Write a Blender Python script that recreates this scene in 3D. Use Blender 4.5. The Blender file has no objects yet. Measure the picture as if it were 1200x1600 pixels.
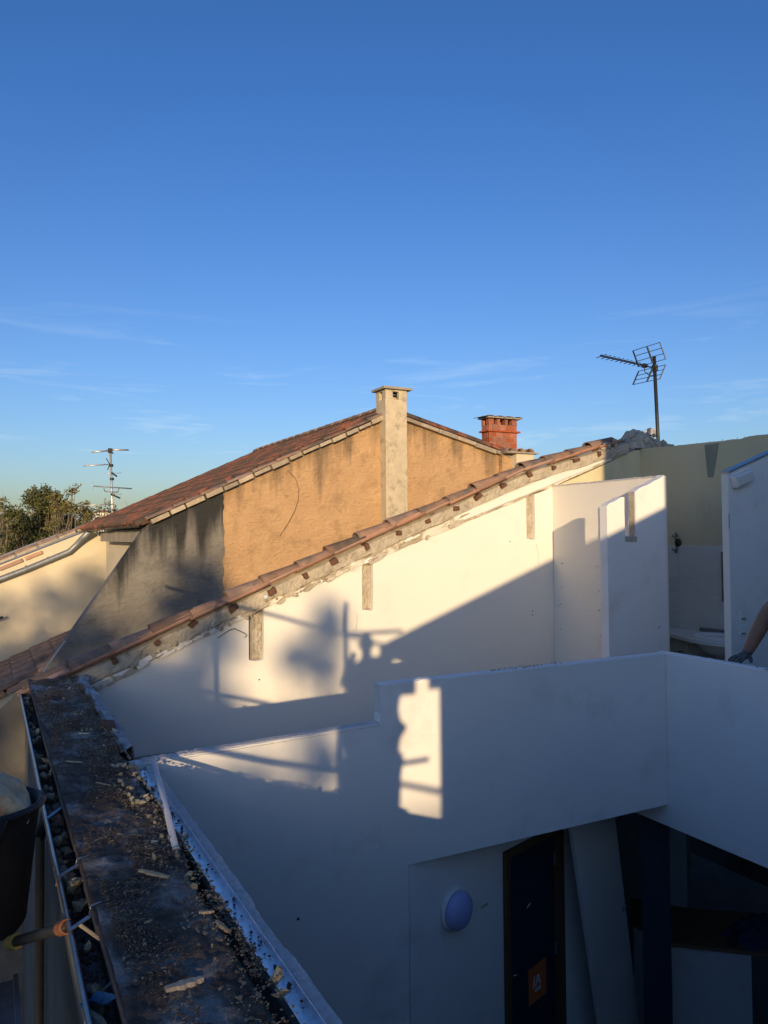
import bpy, bmesh, math, random
from mathutils import Vector, Matrix, noise, Euler
random.seed(7)
S = bpy.context.scene
R = math.radians
V = Vector
# ------------------------------------------------------------------ camera
# x runs along the party wall (up the roof slope), y along the eaves, z up; the eye is the origin
TH, PI_, RO, FPX = R(27.3), R(1.72), R(.48), 1200.0
cf = V((math.sin(TH)*math.cos(PI_), math.cos(TH)*math.cos(PI_), math.sin(PI_)))
cr0 = V((math.cos(TH), -math.sin(TH), 0)); cu0 = cr0.cross(cf)
cr = cr0*math.cos(RO) - cu0*math.sin(RO); cu = cu0*math.cos(RO) + cr0*math.sin(RO)
cam = bpy.data.cameras.new('camera'); camo = bpy.data.objects.new('camera', cam)
S.collection.objects.link(camo); S.camera = camo
camo.matrix_world = Matrix(((cr.x, cu.x, -cf.x, 0), (cr.y, cu.y, -cf.y, 0), (cr.z, cu.z, -cf.z, 0), (0, 0, 0, 1)))
cam.sensor_fit = 'VERTICAL'; cam.sensor_height = 36; cam.lens = 27.0; cam.clip_start = .02; cam.clip_end = 6000
# ------------------------------------------------------------------ light
SUN = V((.47, 1.0, -.147))                       # the way the light travels
elev = math.atan2(.147, math.hypot(.47, 1.0))
W = bpy.data.worlds.new('World'); S.world = W; W.use_nodes = True
nt = W.node_tree; nt.nodes.clear()
def wn(t): return nt.nodes.new(t)
sky = wn('ShaderNodeTexSky'); sky.sky_type = 'NISHITA'; sky.sun_disc = False
sky.sun_elevation = elev
sky.sun_rotation = math.atan2(-.47, -1.0)        # sun behind and to the left of the camera
sky.altitude = 50; sky.air_density = 1.0; sky.dust_density = 1.15; sky.ozone_density = 2.2
bg = wn('ShaderNodeBackground'); bg.inputs[1].default_value = .15
out = wn('ShaderNodeOutputWorld')
# thin cirrus low over the roofs
tc = wn('ShaderNodeTexCoord'); sep = wn('ShaderNodeSeparateXYZ'); nt.links.new(tc.outputs['Generated'], sep.inputs[0])
mp = wn('ShaderNodeMapping'); mp.inputs['Rotation'].default_value = (0, R(3), R(-27)); mp.inputs['Scale'].default_value = (2.2, 2.2, 19)
nt.links.new(tc.outputs['Generated'], mp.inputs[0])
nz = wn('ShaderNodeTexNoise'); nz.inputs['Scale'].default_value = 1.9; nz.inputs['Detail'].default_value = 7; nz.inputs['Roughness'].default_value = .62
nz.inputs['Distortion'].default_value = .5
nt.links.new(mp.outputs[0], nz.inputs[0])
rp = wn('ShaderNodeMapRange'); rp.inputs[1].default_value = .545; rp.inputs[2].default_value = .80; rp.inputs[4].default_value = .55
nt.links.new(nz.outputs[0], rp.inputs[0])
b1 = wn('ShaderNodeMapRange'); b1.inputs[1].default_value = .30; b1.inputs[2].default_value = .12; nt.links.new(sep.outputs[2], b1.inputs[0])
ml = wn('ShaderNodeMath'); ml.operation = 'MULTIPLY'; nt.links.new(rp.outputs[0], ml.inputs[0]); nt.links.new(b1.outputs[0], ml.inputs[1])
tint = wn('ShaderNodeMix'); tint.data_type = 'RGBA'; tint.blend_type = 'MULTIPLY'; tint.inputs[0].default_value = 1
el = wn('ShaderNodeMapRange'); el.inputs[1].default_value = .02; el.inputs[2].default_value = .5; nt.links.new(sep.outputs[2], el.inputs[0])
wb_ = wn('ShaderNodeMix'); wb_.data_type = 'RGBA'; nt.links.new(el.outputs[0], wb_.inputs[0])   # white balance of the phone picture
wb_.inputs[6].default_value = (.445, .465, .62, 1); wb_.inputs[7].default_value = (.265, .43, .68, 1); nt.links.new(wb_.outputs[2], tint.inputs[7])
gm = wn('ShaderNodeGamma'); gm.inputs[1].default_value = 1.15; nt.links.new(sky.outputs[0], gm.inputs[0])
nt.links.new(gm.outputs[0], tint.inputs[6])
mx = wn('ShaderNodeMix'); mx.data_type = 'RGBA'; nt.links.new(ml.outputs[0], mx.inputs[0]); nt.links.new(tint.outputs[2], mx.inputs[6])
mx.inputs[7].default_value = (2.9, 3.4, 3.6, 1)
nt.links.new(mx.outputs[2], bg.inputs[0]); nt.links.new(bg.outputs[0], out.inputs[0])
sl = bpy.data.lights.new('sun', 'SUN'); sl.energy = 2.75; sl.angle = R(.53); sl.color = (1, .72, .40)
so = bpy.data.objects.new('sun', sl); S.collection.objects.link(so)
so.rotation_euler = SUN.normalized().to_track_quat('-Z', 'Y').to_euler()
S.view_settings.view_transform = 'Standard'; S.view_settings.look = 'None'; S.view_settings.gamma = 1
S.view_settings.exposure = 0.84
S.render.engine = 'CYCLES'

# ------------------------------------------------------------------ helpers
def ray(px, py): return cf + cr*((px-600)/FPX) - cu*((py-800)/FPX)
def P(px, py, ax, val):                           # the point of the plane x/y/z = val seen at a photograph position
    d = ray(px, py); i = 'uvz'.index(ax); return d*(val/d[i])
def PN(px, py, p0, n):
    d = ray(px, py); return d*(p0.dot(n)/d.dot(n))
def lerp(a, b, t): return a+(b-a)*t
def poly(pts, x):                                 # piecewise linear
    if x <= pts[0][0]: a, b = pts[0], pts[1]
    elif x >= pts[-1][0]: a, b = pts[-2], pts[-1]
    else:
        for a, b in zip(pts, pts[1:]):
            if a[0] <= x <= b[0]: break
    return a[1]+(b[1]-a[1])*(x-a[0])/(b[0]-a[0])
def fn(x, y=0, z=0): return noise.noise(V((x, y, z)))
WL = {}
class MB:
    def __init__(s): s.v = []; s.f = []
    def add(s, vs, fs):
        n = len(s.v); s.v += [V(q) for q in vs]; s.f += [tuple(i+n for i in f) for f in fs]; return s
    def box(s, a, b, c, d, e, f):
        return s.add([(a,c,e),(b,c,e),(b,d,e),(a,d,e),(a,c,f),(b,c,f),(b,d,f),(a,d,f)],
                     [(0,3,2,1),(4,5,6,7),(0,1,5,4),(1,2,6,5),(2,3,7,6),(3,0,4,7)])
    def obox(s, c, ax, ay, az, hx, hy, hz):       # centre, unit axes, half sizes
        c = V(c); o = []
        for k in (-1, 1):
            for (i, j) in ((-1,-1),(1,-1),(1,1),(-1,1)): o.append(c+ax*hx*i+ay*hy*j+az*hz*k)
        return s.add(o, [(0,3,2,1),(4,5,6,7),(0,1,5,4),(1,2,6,5),(2,3,7,6),(3,0,4,7)])
    def bar(s, p, q, w, h, upv=V((0,0,1))):
        p, q = V(p), V(q); x = (q-p).normalized(); y = upv.cross(x)
        if y.length < 1e-4: y = V((1,0,0)).cross(x)
        y.normalize(); z = x.cross(y)
        return s.obox((p+q)/2, x, y, z, (q-p).length/2, w/2, h/2)
    def prism(s, pts, ax, a, b):                  # outline in the two other axes, from a to b
        n = len(pts)
        def mk(p, t):
            return (t, p[0], p[1]) if ax == 'u' else (p[0], t, p[1]) if ax == 'v' else (p[0], p[1], t)
        vs = [mk(p, a) for p in pts]+[mk(p, b) for p in pts]
        s.add(vs, [tuple(range(n))[::-1], tuple(range(n, 2*n))]+[(i, (i+1) % n, (i+1) % n+n, i+n) for i in range(n)])
        return s
    def tube(s, pts, r, n=10, r2=None):
        pts = [V(p) for p in pts]; m = len(pts); base = len(s.v); prev = None
        for k, p in enumerate(pts):
            d = (pts[min(k+1, m-1)]-pts[max(k-1, 0)]).normalized()
            if prev is None:
                a = V((0,0,1)).cross(d)
                if a.length < .1: a = V((1,0,0)).cross(d)
            else: a = prev-d*prev.dot(d)
            a.normalize(); prev = a; b = d.cross(a)
            rr = r if r2 is None else lerp(r, r2, k/(m-1))
            for i in range(n):
                t = 2*math.pi*i/n; s.v.append(p+(a*math.cos(t)+b*math.sin(t))*rr)
        for k in range(m-1):
            for i in range(n):
                j = (i+1) % n; s.f.append((base+k*n+i, base+k*n+j, base+(k+1)*n+j, base+(k+1)*n+i))
        s.f.append(tuple(base+i for i in range(n))[::-1]); s.f.append(tuple(base+(m-1)*n+i for i in range(n)))
        return s
    def grid(s, nu, nv, f):
        base = len(s.v)
        for j in range(nv+1):
            for i in range(nu+1): s.v.append(V(f(i/nu, j/nv)))
        for j in range(nv):
            for i in range(nu):
                a = base+j*(nu+1)+i; s.f.append((a, a+1, a+nu+2, a+nu+1))
        return s
    def lathe(s, c, axis, prof, n=20):            # prof: (radius, height)
        axis = V(axis).normalized(); a = axis.orthogonal().normalized(); b = axis.cross(a); base = len(s.v); c = V(c)
        for (rr, h) in prof:
            for i in range(n):
                t = 2*math.pi*i/n; s.v.append(c+axis*h+(a*math.cos(t)+b*math.sin(t))*rr)
        for k in range(len(prof)-1):
            for i in range(n):
                j = (i+1) % n; s.f.append((base+k*n+i, base+k*n+j, base+(k+1)*n+j, base+(k+1)*n+i))
        return s
    def build(s, name, mat, parent=None, smooth=False, bevel=0):
        off = WL[parent.name] if parent is not None else V((0,0,0))
        me = bpy.data.meshes.new(name); me.from_pydata([tuple(q-off) for q in s.v], [], s.f)
        bm = bmesh.new(); bm.from_mesh(me)
        if len(s.v) < 60000: bmesh.ops.recalc_face_normals(bm, faces=bm.faces)
        bm.to_mesh(me); bm.free()
        o = bpy.data.objects.new(name, me); S.collection.objects.link(o)
        if mat: me.materials.append(mat)
        if smooth: me.polygons.foreach_set('use_smooth', [True]*len(me.polygons))
        if bevel:
            m = o.modifiers.new('bevel', 'BEVEL'); m.width = bevel; m.segments = 2; m.limit_method = 'ANGLE'
        if parent is not None: o.parent = parent
        WL[o.name] = off
        return o
def tag(o, label=None, cat=None, group=None, kind=None):
    if label: o['label'] = label
    if cat: o['category'] = cat
    if group: o['group'] = group
    if kind: o['kind'] = kind
    return o
def thing(name, loc, label, cat, group=None):
    o = bpy.data.objects.new(name, None); S.collection.objects.link(o); o.location = loc; o.empty_display_size = .1
    WL[o.name] = V(loc); return tag(o, label, cat, group)
def place(src, name, parent, world, rot=None, scale=None, mat=None):
    """another object sharing src's mesh"""
    o = bpy.data.objects.new(name, src); S.collection.objects.link(o)
    off = WL[parent.name] if parent is not None else V((0,0,0))
    o.location = V(world)-off
    if rot is not None: o.rotation_euler = rot
    if scale is not None: o.scale = scale if hasattr(scale, '__len__') else (scale,)*3
    if parent is not None: o.parent = parent
    WL[o.name] = off
    return o

# ------------------------------------------------------------------ materials
def mat(name, c1, c2=None, scale=4, rough=.85, bump=.0, bscale=30, stretch=(1,1,1), c3=None, s3=1.0, w3=(.5,.62), metal=0, bstretch=(1,1,1),
        rnd=0, spec=.3, bdist=.02):
    m = bpy.data.materials.new(name); m.use_nodes = True; n = m.node_tree; N = n.nodes; L = n.links
    b = N['Principled BSDF']; b.inputs['Roughness'].default_value = rough; b.inputs['Metallic'].default_value = metal
    b.inputs['Specular IOR Level'].default_value = spec
    g = N.new('ShaderNodeNewGeometry')
    def nse(sc, st, det=6, ro=.6):
        mp = N.new('ShaderNodeMapping'); mp.inputs['Scale'].default_value = st; L.new(g.outputs['Position'], mp.inputs[0])
        t = N.new('ShaderNodeTexNoise'); t.inputs['Scale'].default_value = sc; t.inputs['Detail'].default_value = det; t.inputs['Roughness'].default_value = ro
        L.new(mp.outputs[0], t.inputs[0]); return t.outputs[0]
    c2 = c2 or c1
    mixn = N.new('ShaderNodeMix'); mixn.data_type = 'RGBA'
    mixn.inputs[6].default_value = (*c1, 1); mixn.inputs[7].default_value = (*c2, 1)
    r = N.new('ShaderNodeMapRange'); r.inputs[1].default_value = .35; r.inputs[2].default_value = .65
    L.new(nse(scale, stretch), r.inputs[0]); L.new(r.outputs[0], mixn.inputs[0]); col = mixn.outputs[2]
    if c3:
        q = N.new('ShaderNodeMix'); q.data_type = 'RGBA'; L.new(col, q.inputs[6]); q.inputs[7].default_value = (*c3, 1)
        r3 = N.new('ShaderNodeMapRange'); r3.inputs[1].default_value = w3[0]; r3.inputs[2].default_value = w3[1]
        L.new(nse(s3, stretch, 8, .65), r3.inputs[0]); L.new(r3.outputs[0], q.inputs[0]); col = q.outputs[2]
    if rnd:
        oi = N.new('ShaderNodeObjectInfo'); hs = N.new('ShaderNodeHueSaturation')
        rr = N.new('ShaderNodeMapRange'); rr.inputs[3].default_value = 1-rnd; rr.inputs[4].default_value = 1+rnd
        L.new(oi.outputs['Random'], rr.inputs[0]); L.new(rr.outputs[0], hs.inputs['Value'])
        m2 = N.new('ShaderNodeMath'); m2.operation = 'MULTIPLY'; m2.inputs[1].default_value = 37.3; L.new(oi.outputs['Random'], m2.inputs[0])
        m3 = N.new('ShaderNodeMath'); m3.operation = 'FRACT'; L.new(m2.outputs[0], m3.inputs[0])
        r4 = N.new('ShaderNodeMapRange'); r4.inputs[3].default_value = .8; r4.inputs[4].default_value = 1.1; L.new(m3.outputs[0], r4.inputs[0])
        L.new(r4.outputs[0], hs.inputs['Saturation']); L.new(col, hs.inputs['Color']); col = hs.outputs[0]
    L.new(col, b.inputs['Base Color'])
    if bump:
        bp = N.new('ShaderNodeBump'); bp.inputs['Strength'].default_value = bump; bp.inputs['Distance'].default_value = bdist
        L.new(nse(bscale, bstretch, 8, .7), bp.inputs['Height']); L.new(bp.outputs[0], b.inputs['Normal'])
    m['col'] = 1
    return m
def emit_stain(m, c, zfun):  # placeholder kept simple
    return m
WHITE = mat('white_paint_plaster', (.80,.78,.72), (.76,.74,.68), .9, .75, .16, 60, c3=(.70,.68,.62), s3=1.7, w3=(.58,.78))
WHITE_C = mat('white_paint_cool', (.85,.85,.84), (.80,.80,.79), 1.0, .8, .12, 50, c3=(.70,.69,.67), s3=2.3, w3=(.56,.76))
BOARD = mat('plasterboard_grey', (.72,.71,.68), (.66,.65,.62), 2, .8, .08, 80)
CUTTOP = mat('cut_plaster_edge', (.66,.65,.63), (.5,.49,.47), 30, .9, .5, 90)
YELLOW = mat('yellow_paint', (.70,.62,.40), (.64,.57,.36), 1.2, .8, .1, 60, c3=(.48,.44,.28), s3=1.4, w3=(.56,.76), stretch=(1,1,.35))
RAW = mat('raw_mortar', (.54,.48,.38), (.42,.37,.29), 9, .95, .8, 45, c3=(.58,.54,.46), s3=6, w3=(.52,.62))
RAWD = mat('raw_mortar_rubble', (.56,.50,.39), (.42,.37,.29), 12, .95, .8, 50, c3=(.26,.21,.15), s3=7, w3=(.56,.66))
STRIP = mat('chipped_plaster_strip', (.74,.71,.63), (.68,.64,.55), 3, .9, .5, 40, c3=(.43,.37,.28), s3=3.2, w3=(.47,.53))
CONC = mat('concrete_bare', (.40,.37,.31), (.32,.29,.24), 5, .92, .5, 60, c3=(.25,.22,.18), s3=3, w3=(.5,.7))
TERRA = mat('terracotta_tile', (.33,.205,.145), (.24,.155,.115), 8, .85, .4, 70, rnd=.28, c3=(.15,.125,.105), s3=5, w3=(.46,.62))
EDGE = mat('dirty_clay_edge', (.17,.11,.08), (.11,.08,.062), 14, .95, .5, 60, rnd=.2)
TERRAR = mat('terracotta_red', (.34,.115,.065), (.24,.085,.055), 9, .9, .5, 60, rnd=.35, c3=(.085,.065,.055), s3=2.6, w3=(.37,.53))
TERRAL = mat('terracotta_pale', (.44,.26,.18), (.36,.21,.15), 10, .85, .4, 70, rnd=.15)
BROWN = mat('brown_fired_stub', (.17,.085,.05), (.11,.06,.04), 25, .9, .5, 60)
BRICK = mat('red_brick', (.38,.115,.055), (.28,.085,.045), 12, .85, .3, 80, rnd=.16)
MORT = mat('joint_mortar', (.36,.27,.20), (.3,.23,.18), 20, .95, .4, 80)
VERGE = mat('verge_mortar', (.45,.38,.28), (.33,.28,.21), 9, .95, .6, 40, rnd=.22, c3=(.28,.24,.19), s3=3, w3=(.55,.68))
METAL = mat('galvanised_steel', (.40,.42,.45), (.28,.30,.33), 12, .35, .1, 60, metal=.9)
SHINY = mat('bright_zinc_track', (.88,.92,.96), (.66,.71,.78), 30, .32, .3, 40, metal=.9)
ZINC = mat('weathered_zinc', (.27,.29,.31), (.20,.22,.24), 7, .5, .15, 40, metal=.5)
DARKM = mat('dark_metal', (.03,.032,.036), (.05,.05,.05), 12, .5, 0, metal=.6)
MASTM = mat('mast_metal', (.045,.055,.06), (.03,.035,.035), 12, .5, 0, metal=.5)
ALUM = mat('aluminium_rod', (.62,.62,.60), (.5,.5,.48), 20, .4, 0, metal=.6)
PVC = mat('white_pvc', (.62,.64,.68), (.55,.57,.6), 8, .5)
SOIL = mat('dirt_crust', (.22,.175,.14), (.12,.092,.07), 16, 1, 1, 60, c3=(.42,.41,.39), s3=4.2, w3=(.50,.62), bdist=.03)
CHIP = mat('chip_grit', (.40,.34,.25), (.24,.19,.14), 40, .95, .4, 90, rnd=.4)
CHIPB = mat('chip_dark', (.17,.12,.085), (.09,.065,.045), 40, .95, .4, 90)
STONE = mat('rubble_stone', (.44,.39,.27), (.30,.26,.18), 14, .95, .6, 50, rnd=.35)
STONEB = mat('gravel_pale_blue', (.50,.52,.54), (.36,.38,.4), 14, .95, .6, 50, rnd=.2)
WOOD = mat('split_wood', (.52,.41,.26), (.36,.27,.16), 30, .8, .4, 60, stretch=(1,6,6), rnd=.2)
FACADE = mat('facade_render', (.17,.165,.155), (.12,.118,.112), 2.5, .95, .5, 40, c3=(.22,.19,.15), s3=1.4, w3=(.55,.7))
CREAM = mat('cream_render', (.66,.59,.45), (.58,.52,.40), 1.4, .95, .25, 30, c3=(.50,.42,.31), s3=.8, w3=(.58,.78))
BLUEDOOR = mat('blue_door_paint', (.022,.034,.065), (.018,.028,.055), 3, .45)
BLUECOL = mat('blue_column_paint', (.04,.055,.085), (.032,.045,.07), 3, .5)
DWOOD = mat('dark_oak_frame', (.15,.085,.045), (.10,.055,.03), 18, .6, .2, 60, stretch=(6,6,.6))
CWOOD = mat('counter_wood', (.33,.20,.11), (.25,.15,.08), 9, .5, .1, 60, stretch=(.5,6,6))
ORANGE = mat('orange_paper', (.62,.15,.045), (.55,.13,.04), 3, .7)
PAPERW = mat('white_print', (.7,.68,.68), None, 3, .8)
BLACKR = mat('black_rubber', (.012,.012,.014), (.02,.02,.022), 12, .55, .2, 40)
CERAM = mat('white_ceramic', (.82,.82,.80), (.76,.76,.74), 5, .25)
CREAMC = mat('cabinet_cream', (.58,.55,.46), (.53,.50,.42), 4, .5)
LAMPG = mat('opal_glass_blue', (.42,.46,.78), (.38,.42,.74), 3, .25)
OLIVE = mat('olive_board', (.20,.18,.09), (.17,.15,.08), 6, .6)
CHROME = mat('chrome', (.5,.5,.5), (.3,.3,.3), 20, .15, 0, metal=1)
TILEW = mat('glazed_wall_tile', (.70,.70,.66), (.66,.66,.62), 3, .3, rnd=.04)
GROUT = mat('tile_grout', (.85,.84,.80), None, 3, .9)
SKIN = mat('skin', (.30,.18,.13), (.24,.14,.10), 12, .6, .1, 80)
GLOVE = mat('grey_work_glove', (.06,.07,.075), (.16,.17,.17), 28, .9, .4, 90)
CLOTHD = mat('navy_cloth', (.03,.035,.05), (.045,.05,.07), 9, .95, .3, 60)
DENIM = mat('blue_denim', (.08,.11,.19), (.05,.07,.13), 12, .95, .5, 40)
HAIR = mat('dark_hair', (.02,.014,.01), (.03,.02,.015), 40, .7)
FLOOR = mat('dusty_floor', (.30,.27,.23), (.24,.21,.18), 4, .9, .2, 30)
GROUND = mat('ground_asphalt', (.055,.055,.055), (.075,.07,.065), 1.2, .95, .3, 20, c3=(.045,.07,.03), s3=.05, w3=(.45,.6))
LEAF1 = mat('leaf_dark_evergreen', (.05,.065,.018), (.10,.10,.03), 2.2, .7, rnd=.1)
LEAF2 = mat('leaf_olive', (.13,.13,.045), (.20,.17,.07), 3, .7, rnd=.1)
BARK = mat('pale_bark', (.22,.18,.13), (.13,.10,.08), 8, .95, .5, 40)
DISHM = mat('dish_grey', (.42,.42,.44), None, 3, .5)
TUBEO = mat('orange_coupler', (.30,.12,.06), (.14,.07,.04), 20, .6)
BLUEP = mat('blue_plastic', (.06,.19,.36), (.05,.15,.3), 20, .5)
REDP = mat('red_plastic', (.35,.03,.03), None, 20, .5)
DGREEN = mat('dark_shrub', (.02,.03,.012), (.035,.045,.02), 8, .9)

# the ochre gable: rough thrown render with run-off streaks under the verge
def gable_mat(name, c1, c2, cs, bstr, dark=.7, thr=.60):
    m = mat(name, c1, c2, 2.2, .95, bstr, 6.5, bstretch=(1,1,1.9), bdist=.13, c3=tuple(q*.72 for q in c1), s3=4.2, w3=(.53,.68))
    n = m.node_tree; N = n.nodes; L = n.links; b = N['Principled BSDF']
    prev = b.inputs['Base Color'].links[0].from_socket
    g = N.new('ShaderNodeNewGeometry'); sp = N.new('ShaderNodeSeparateXYZ'); L.new(g.outputs['Position'], sp.inputs[0])
    mp = N.new('ShaderNodeMapping'); mp.inputs['Scale'].default_value = (3.4, 1, .28); L.new(g.outputs['Position'], mp.inputs[0])
    t = N.new('ShaderNodeTexNoise'); t.inputs['Scale'].default_value = 1.0; t.inputs['Detail'].default_value = 6; t.inputs['Roughness'].default_value = .55
    L.new(mp.outputs[0], t.inputs[0])
    # depth below the verge, left and right slope
    def line(a, k):
        x = N.new('ShaderNodeMath'); x.operation = 'MULTIPLY_ADD'; x.inputs[1].default_value = k; x.inputs[2].default_value = a
        L.new(sp.outputs[0], x.inputs[0]); return x.outputs[0]
    mn = N.new('ShaderNodeMath'); mn.operation = 'MINIMUM'
    L.new(line(-.667, .459), mn.inputs[0]); L.new(line(3.645, -.277), mn.inputs[1])
    d = N.new('ShaderNodeMath'); d.operation = 'SUBTRACT'; L.new(mn.outputs[0], d.inputs[0]); L.new(sp.outputs[2], d.inputs[1])
    dr = N.new('ShaderNodeMapRange'); dr.inputs[1].default_value = 0; dr.inputs[2].default_value = 1.25; dr.inputs[3].default_value = .20; dr.inputs[4].default_value = -.16
    L.new(d.outputs[0], dr.inputs[0])
    ad = N.new('ShaderNodeMath'); ad.operation = 'ADD'; L.new(t.outputs[0], ad.inputs[0]); L.new(dr.outputs[0], ad.inputs[1])
    rr = N.new('ShaderNodeMapRange'); rr.inputs[1].default_value = thr; rr.inputs[2].default_value = thr+.16; rr.inputs[4].default_value = dark
    L.new(ad.outputs[0], rr.inputs[0])
    q = N.new('ShaderNodeMix'); q.data_type = 'RGBA'; L.new(rr.outputs[0], q.inputs[0]); L.new(prev, q.inputs[6]); q.inputs[7].default_value = (*cs, 1)
    L.new(q.outputs[2], b.inputs['Base Color'])
    return m
OCHRE = gable_mat('ochre_thrown_render', (.66,.43,.235), (.58,.37,.20), (.15,.12,.085), .8)
GREYR = gable_mat('grey_cement_render', (.31,.295,.26), (.21,.20,.185), (.035,.038,.04), .8, .95, .47)
PALER = mat('pale_chimney_render', (.60,.52,.38), (.50,.43,.31), 5, .95, .8, 26, c3=(.36,.31,.23), s3=7, w3=(.52,.66))

# ------------------------------------------------------------------ ground
g = MB(); g.add([(-1500,-1500,-6.8),(1500,-1500,-6.8),(1500,1500,-6.8),(-1500,1500,-6.8)], [(0,1,2,3)])
tag(g.build('ground', GROUND), kind='structure')

# ------------------------------------------------------------------ party wall
TOP = [(.33,-1.238),(2.018,-.579),(3.87,.148),(5.855,.907),(7.436,1.33)]       # crest of the cap tiles
WLN = [(.808,-1.415),(1.954,-.92),(3.555,-.335),(6.245,.587),(7.718,1.157)]    # upper edge of the white plaster
pw = thing('party_wall', (4,7.6,-6.8), 'long white party wall crowned by a sloping row of clay tiles, stripped of its roof', 'wall')
core = [(.74,-6.8),(8.6,-6.8),(8.6,.95),(7.72,1.12)]
us = [7.6-i*.2 for i in range(34)]
core += [(u, poly(TOP, u)-.26) for u in us if u > .8]+[(.74,-1.42)]
MB().prism(core, 'v', 7.575, 7.80).build('masonry', CONC, pw)
# white plaster coat with the open beam pockets along its upper edge
pock = []
for (xa, xb, yb) in ((389,412,1031),(566,583,953),(823,836,842)):
    a = P(xa, yb, 'v', 7.5); b = P(xb, yb, 'v', 7.5); pock.append((a.x, b.x, a.z))
pts = [(.745,-6.8),(6.24,-6.8)]
top = []
u = 6.24
while u > .75:
    inp = [p for p in pock if p[0] <= u <= p[1]]
    if inp:
        p = inp[0]
        top += [(p[1], poly(WLN, p[1])), (p[1]+.004, p[2]+.25), (p[1]-.004, p[2])]
        top += [(lerp(p[1], p[0], k/5), p[2]+random.uniform(-.018, .006)) for k in (1,2,3,4)]
        top += [(p[0], p[2]), (p[0]-.003, p[2]+.3), (p[0], poly(WLN, p[0]))]
        u = p[0]-.03
    else:
        top.append((u, poly(WLN, u)+random.uniform(-.008, .008))); u -= random.uniform(.03, .09)
pts += top
MB().prism(pts, 'v', 7.5, 7.57).build('white_plaster', WHITE, pw)
for (a_, c_, zb_) in pock:
    zt_p = poly(WLN, (a_+c_)/2)-.005
    b = MB(); b.grid(10, 34, lambda s, t: (lerp(a_+.004, c_-.004, s), 7.560-.030*abs(fn(s*3, t*7, a_*9))-.012*fn(s*9, t*30, a_), lerp(zb_+.005, zt_p, t))) if a_ > 2.5 else b.grid(8, 34, lambda s, t: (lerp(lerp(a_, c_, .32), c_-.004, s), 7.565-.045*abs(fn(s*3, t*7, a_*9))-.012*fn(s*9, t*30, a_), lerp(zb_+.005, zt_p, t)))
    b.build('pocket_mortar', RAW, pw)
# yellow bathroom stretch beyond the cupboard wall
pts = [(6.265,-2.04),(7.715,-2.04),(7.715,1.10)]+[(lerp(7.6,6.265,k/10), poly(WLN, lerp(7.6,6.265,k/10))-.02+random.uniform(-.008,.008)) for k in range(11)]
MB().prism(pts, 'v', 7.5, 7.57).build('yellow_plaster', YELLOW, pw)
# layers between plaster and tiles: chipped strip, then bedding mortar
def strip(lo, hi, y0, amp, u0, u1, seed, n=240, step=6):
    b = MB()
    def f(s, t):
        u = lerp(u0, u1, s); a = lo(u); c = hi(u)
        z = lerp(a, c, t)+(fn(u*9, seed, t*3)*.02 if t in (0,) else 0)
        y = y0-amp*(.6+fn(u*2.7, z*5, seed)*.8+fn(u*31, z*31, seed)*.22) if 0 < t < 1 else y0+.05
        return (u, y, z)
    b.grid(n, step, f); return b
lo = lambda u: poly(WLN, u)-.012+.02*fn(u*3.1, 5)
mid = lambda u: poly(TOP, u)-.285+.018*fn(u*4, 9)
hi_ = lambda u: poly(TOP, u)-.135
strip(lo, mid, 7.50, .022, .80, 7.60, 3.3, 300, 8).build('chipped_edge_strip', STRIP, pw, smooth=False)
strip(lambda u: mid(u)-.02, hi_, 7.470, .042, .66, 7.45, 8.1, 420, 7).build('bedding_mortar', RAWD, pw)
# white upper band to the right, a clean rendered fascia
b = MB(); ua, ub = 4.75, 7.62
def f(s, t):
    u = lerp(ua, ub, s); e = .10 if s > .985 else 0
    z = lerp(poly(WLN, u)+.018+.008*fn(u*7), min(mid(u)+.028, poly(WLN, u)+.17), t)
    return (u, 7.462 + (.05 if t in (0,1) or s in (0,1) else 0)+.004*fn(u*9, z*9), z)
b.grid(90, 6, f); b.build('rendered_fascia', WHITE, pw)
# torn flakes of plaster left on the strip
for i in range(70):
    u = random.uniform(.9, 4.9); a = lo(u); c = mid(u); z = lerp(a, c, random.uniform(.1, .95))
    b = MB(); n = 7; ru, rz = random.uniform(.03,.13), random.uniform(.012,.035); ph = random.random()*6
    pp = [(u+ru*math.cos(t)*random.uniform(.6,1.1)+0, z+.38*ru*math.cos(t)+rz*math.sin(t)*random.uniform(.6,1.1)) for t in [6.283*k/n for k in range(n)]]
    b.prism(pp, 'v', 7.452+random.uniform(0,.012), 7.50).build('plaster_flake', random.choice([WHITE, STRIP, RAW]), pw)
# canal tiles
def tile_mesh(name, L, ra, rb, th, m, n=9, arc=math.pi):
    b = MB(); k = 4
    for (off, flip) in ((0, 0), (-th, 1)):
        base = len(b.v)
        for j in range(k+1):
            x = L*j/k; r = lerp(ra, rb, j/k)+off
            for i in range(n+1):
                t = (math.pi-arc)/2+arc*i/n
                b.v.append(V((x, -math.cos(t)*r, math.sin(t)*r*(.92))))
        for j in range(k):
            for i in range(n):
                a = base+j*(n+1)+i; b.f.append((a, a+1, a+n+2, a+n+1))
    h = (k+1)*(n+1)
    for i in range(n):                                     # end rims
        b.f.append((i, i+1, h+i+1, h+i)); e = k*(n+1); b.f.append((e+i, e+i+1, h+e+i+1, h+e+i))
    for j in range(k):
        for i in (0, n):
            a = j*(n+1)+i; b.f.append((a, a+n+1, h+a+n+1, h+a))
    me = bpy.data.meshes.new(name); me.from_pydata([tuple(q) for q in b.v], [], b.f)
    bm = bmesh.new(); bm.from_mesh(me); bmesh.ops.recalc_face_normals(bm, faces=bm.faces); bm.to_mesh(me); bm.free()
    me.polygons.foreach_set('use_smooth', [True]*len(me.polygons)); me.materials.append(m); return me
CAPT = tile_mesh('cap_tile', .46, .102, .084, .014, TERRA)
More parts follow.
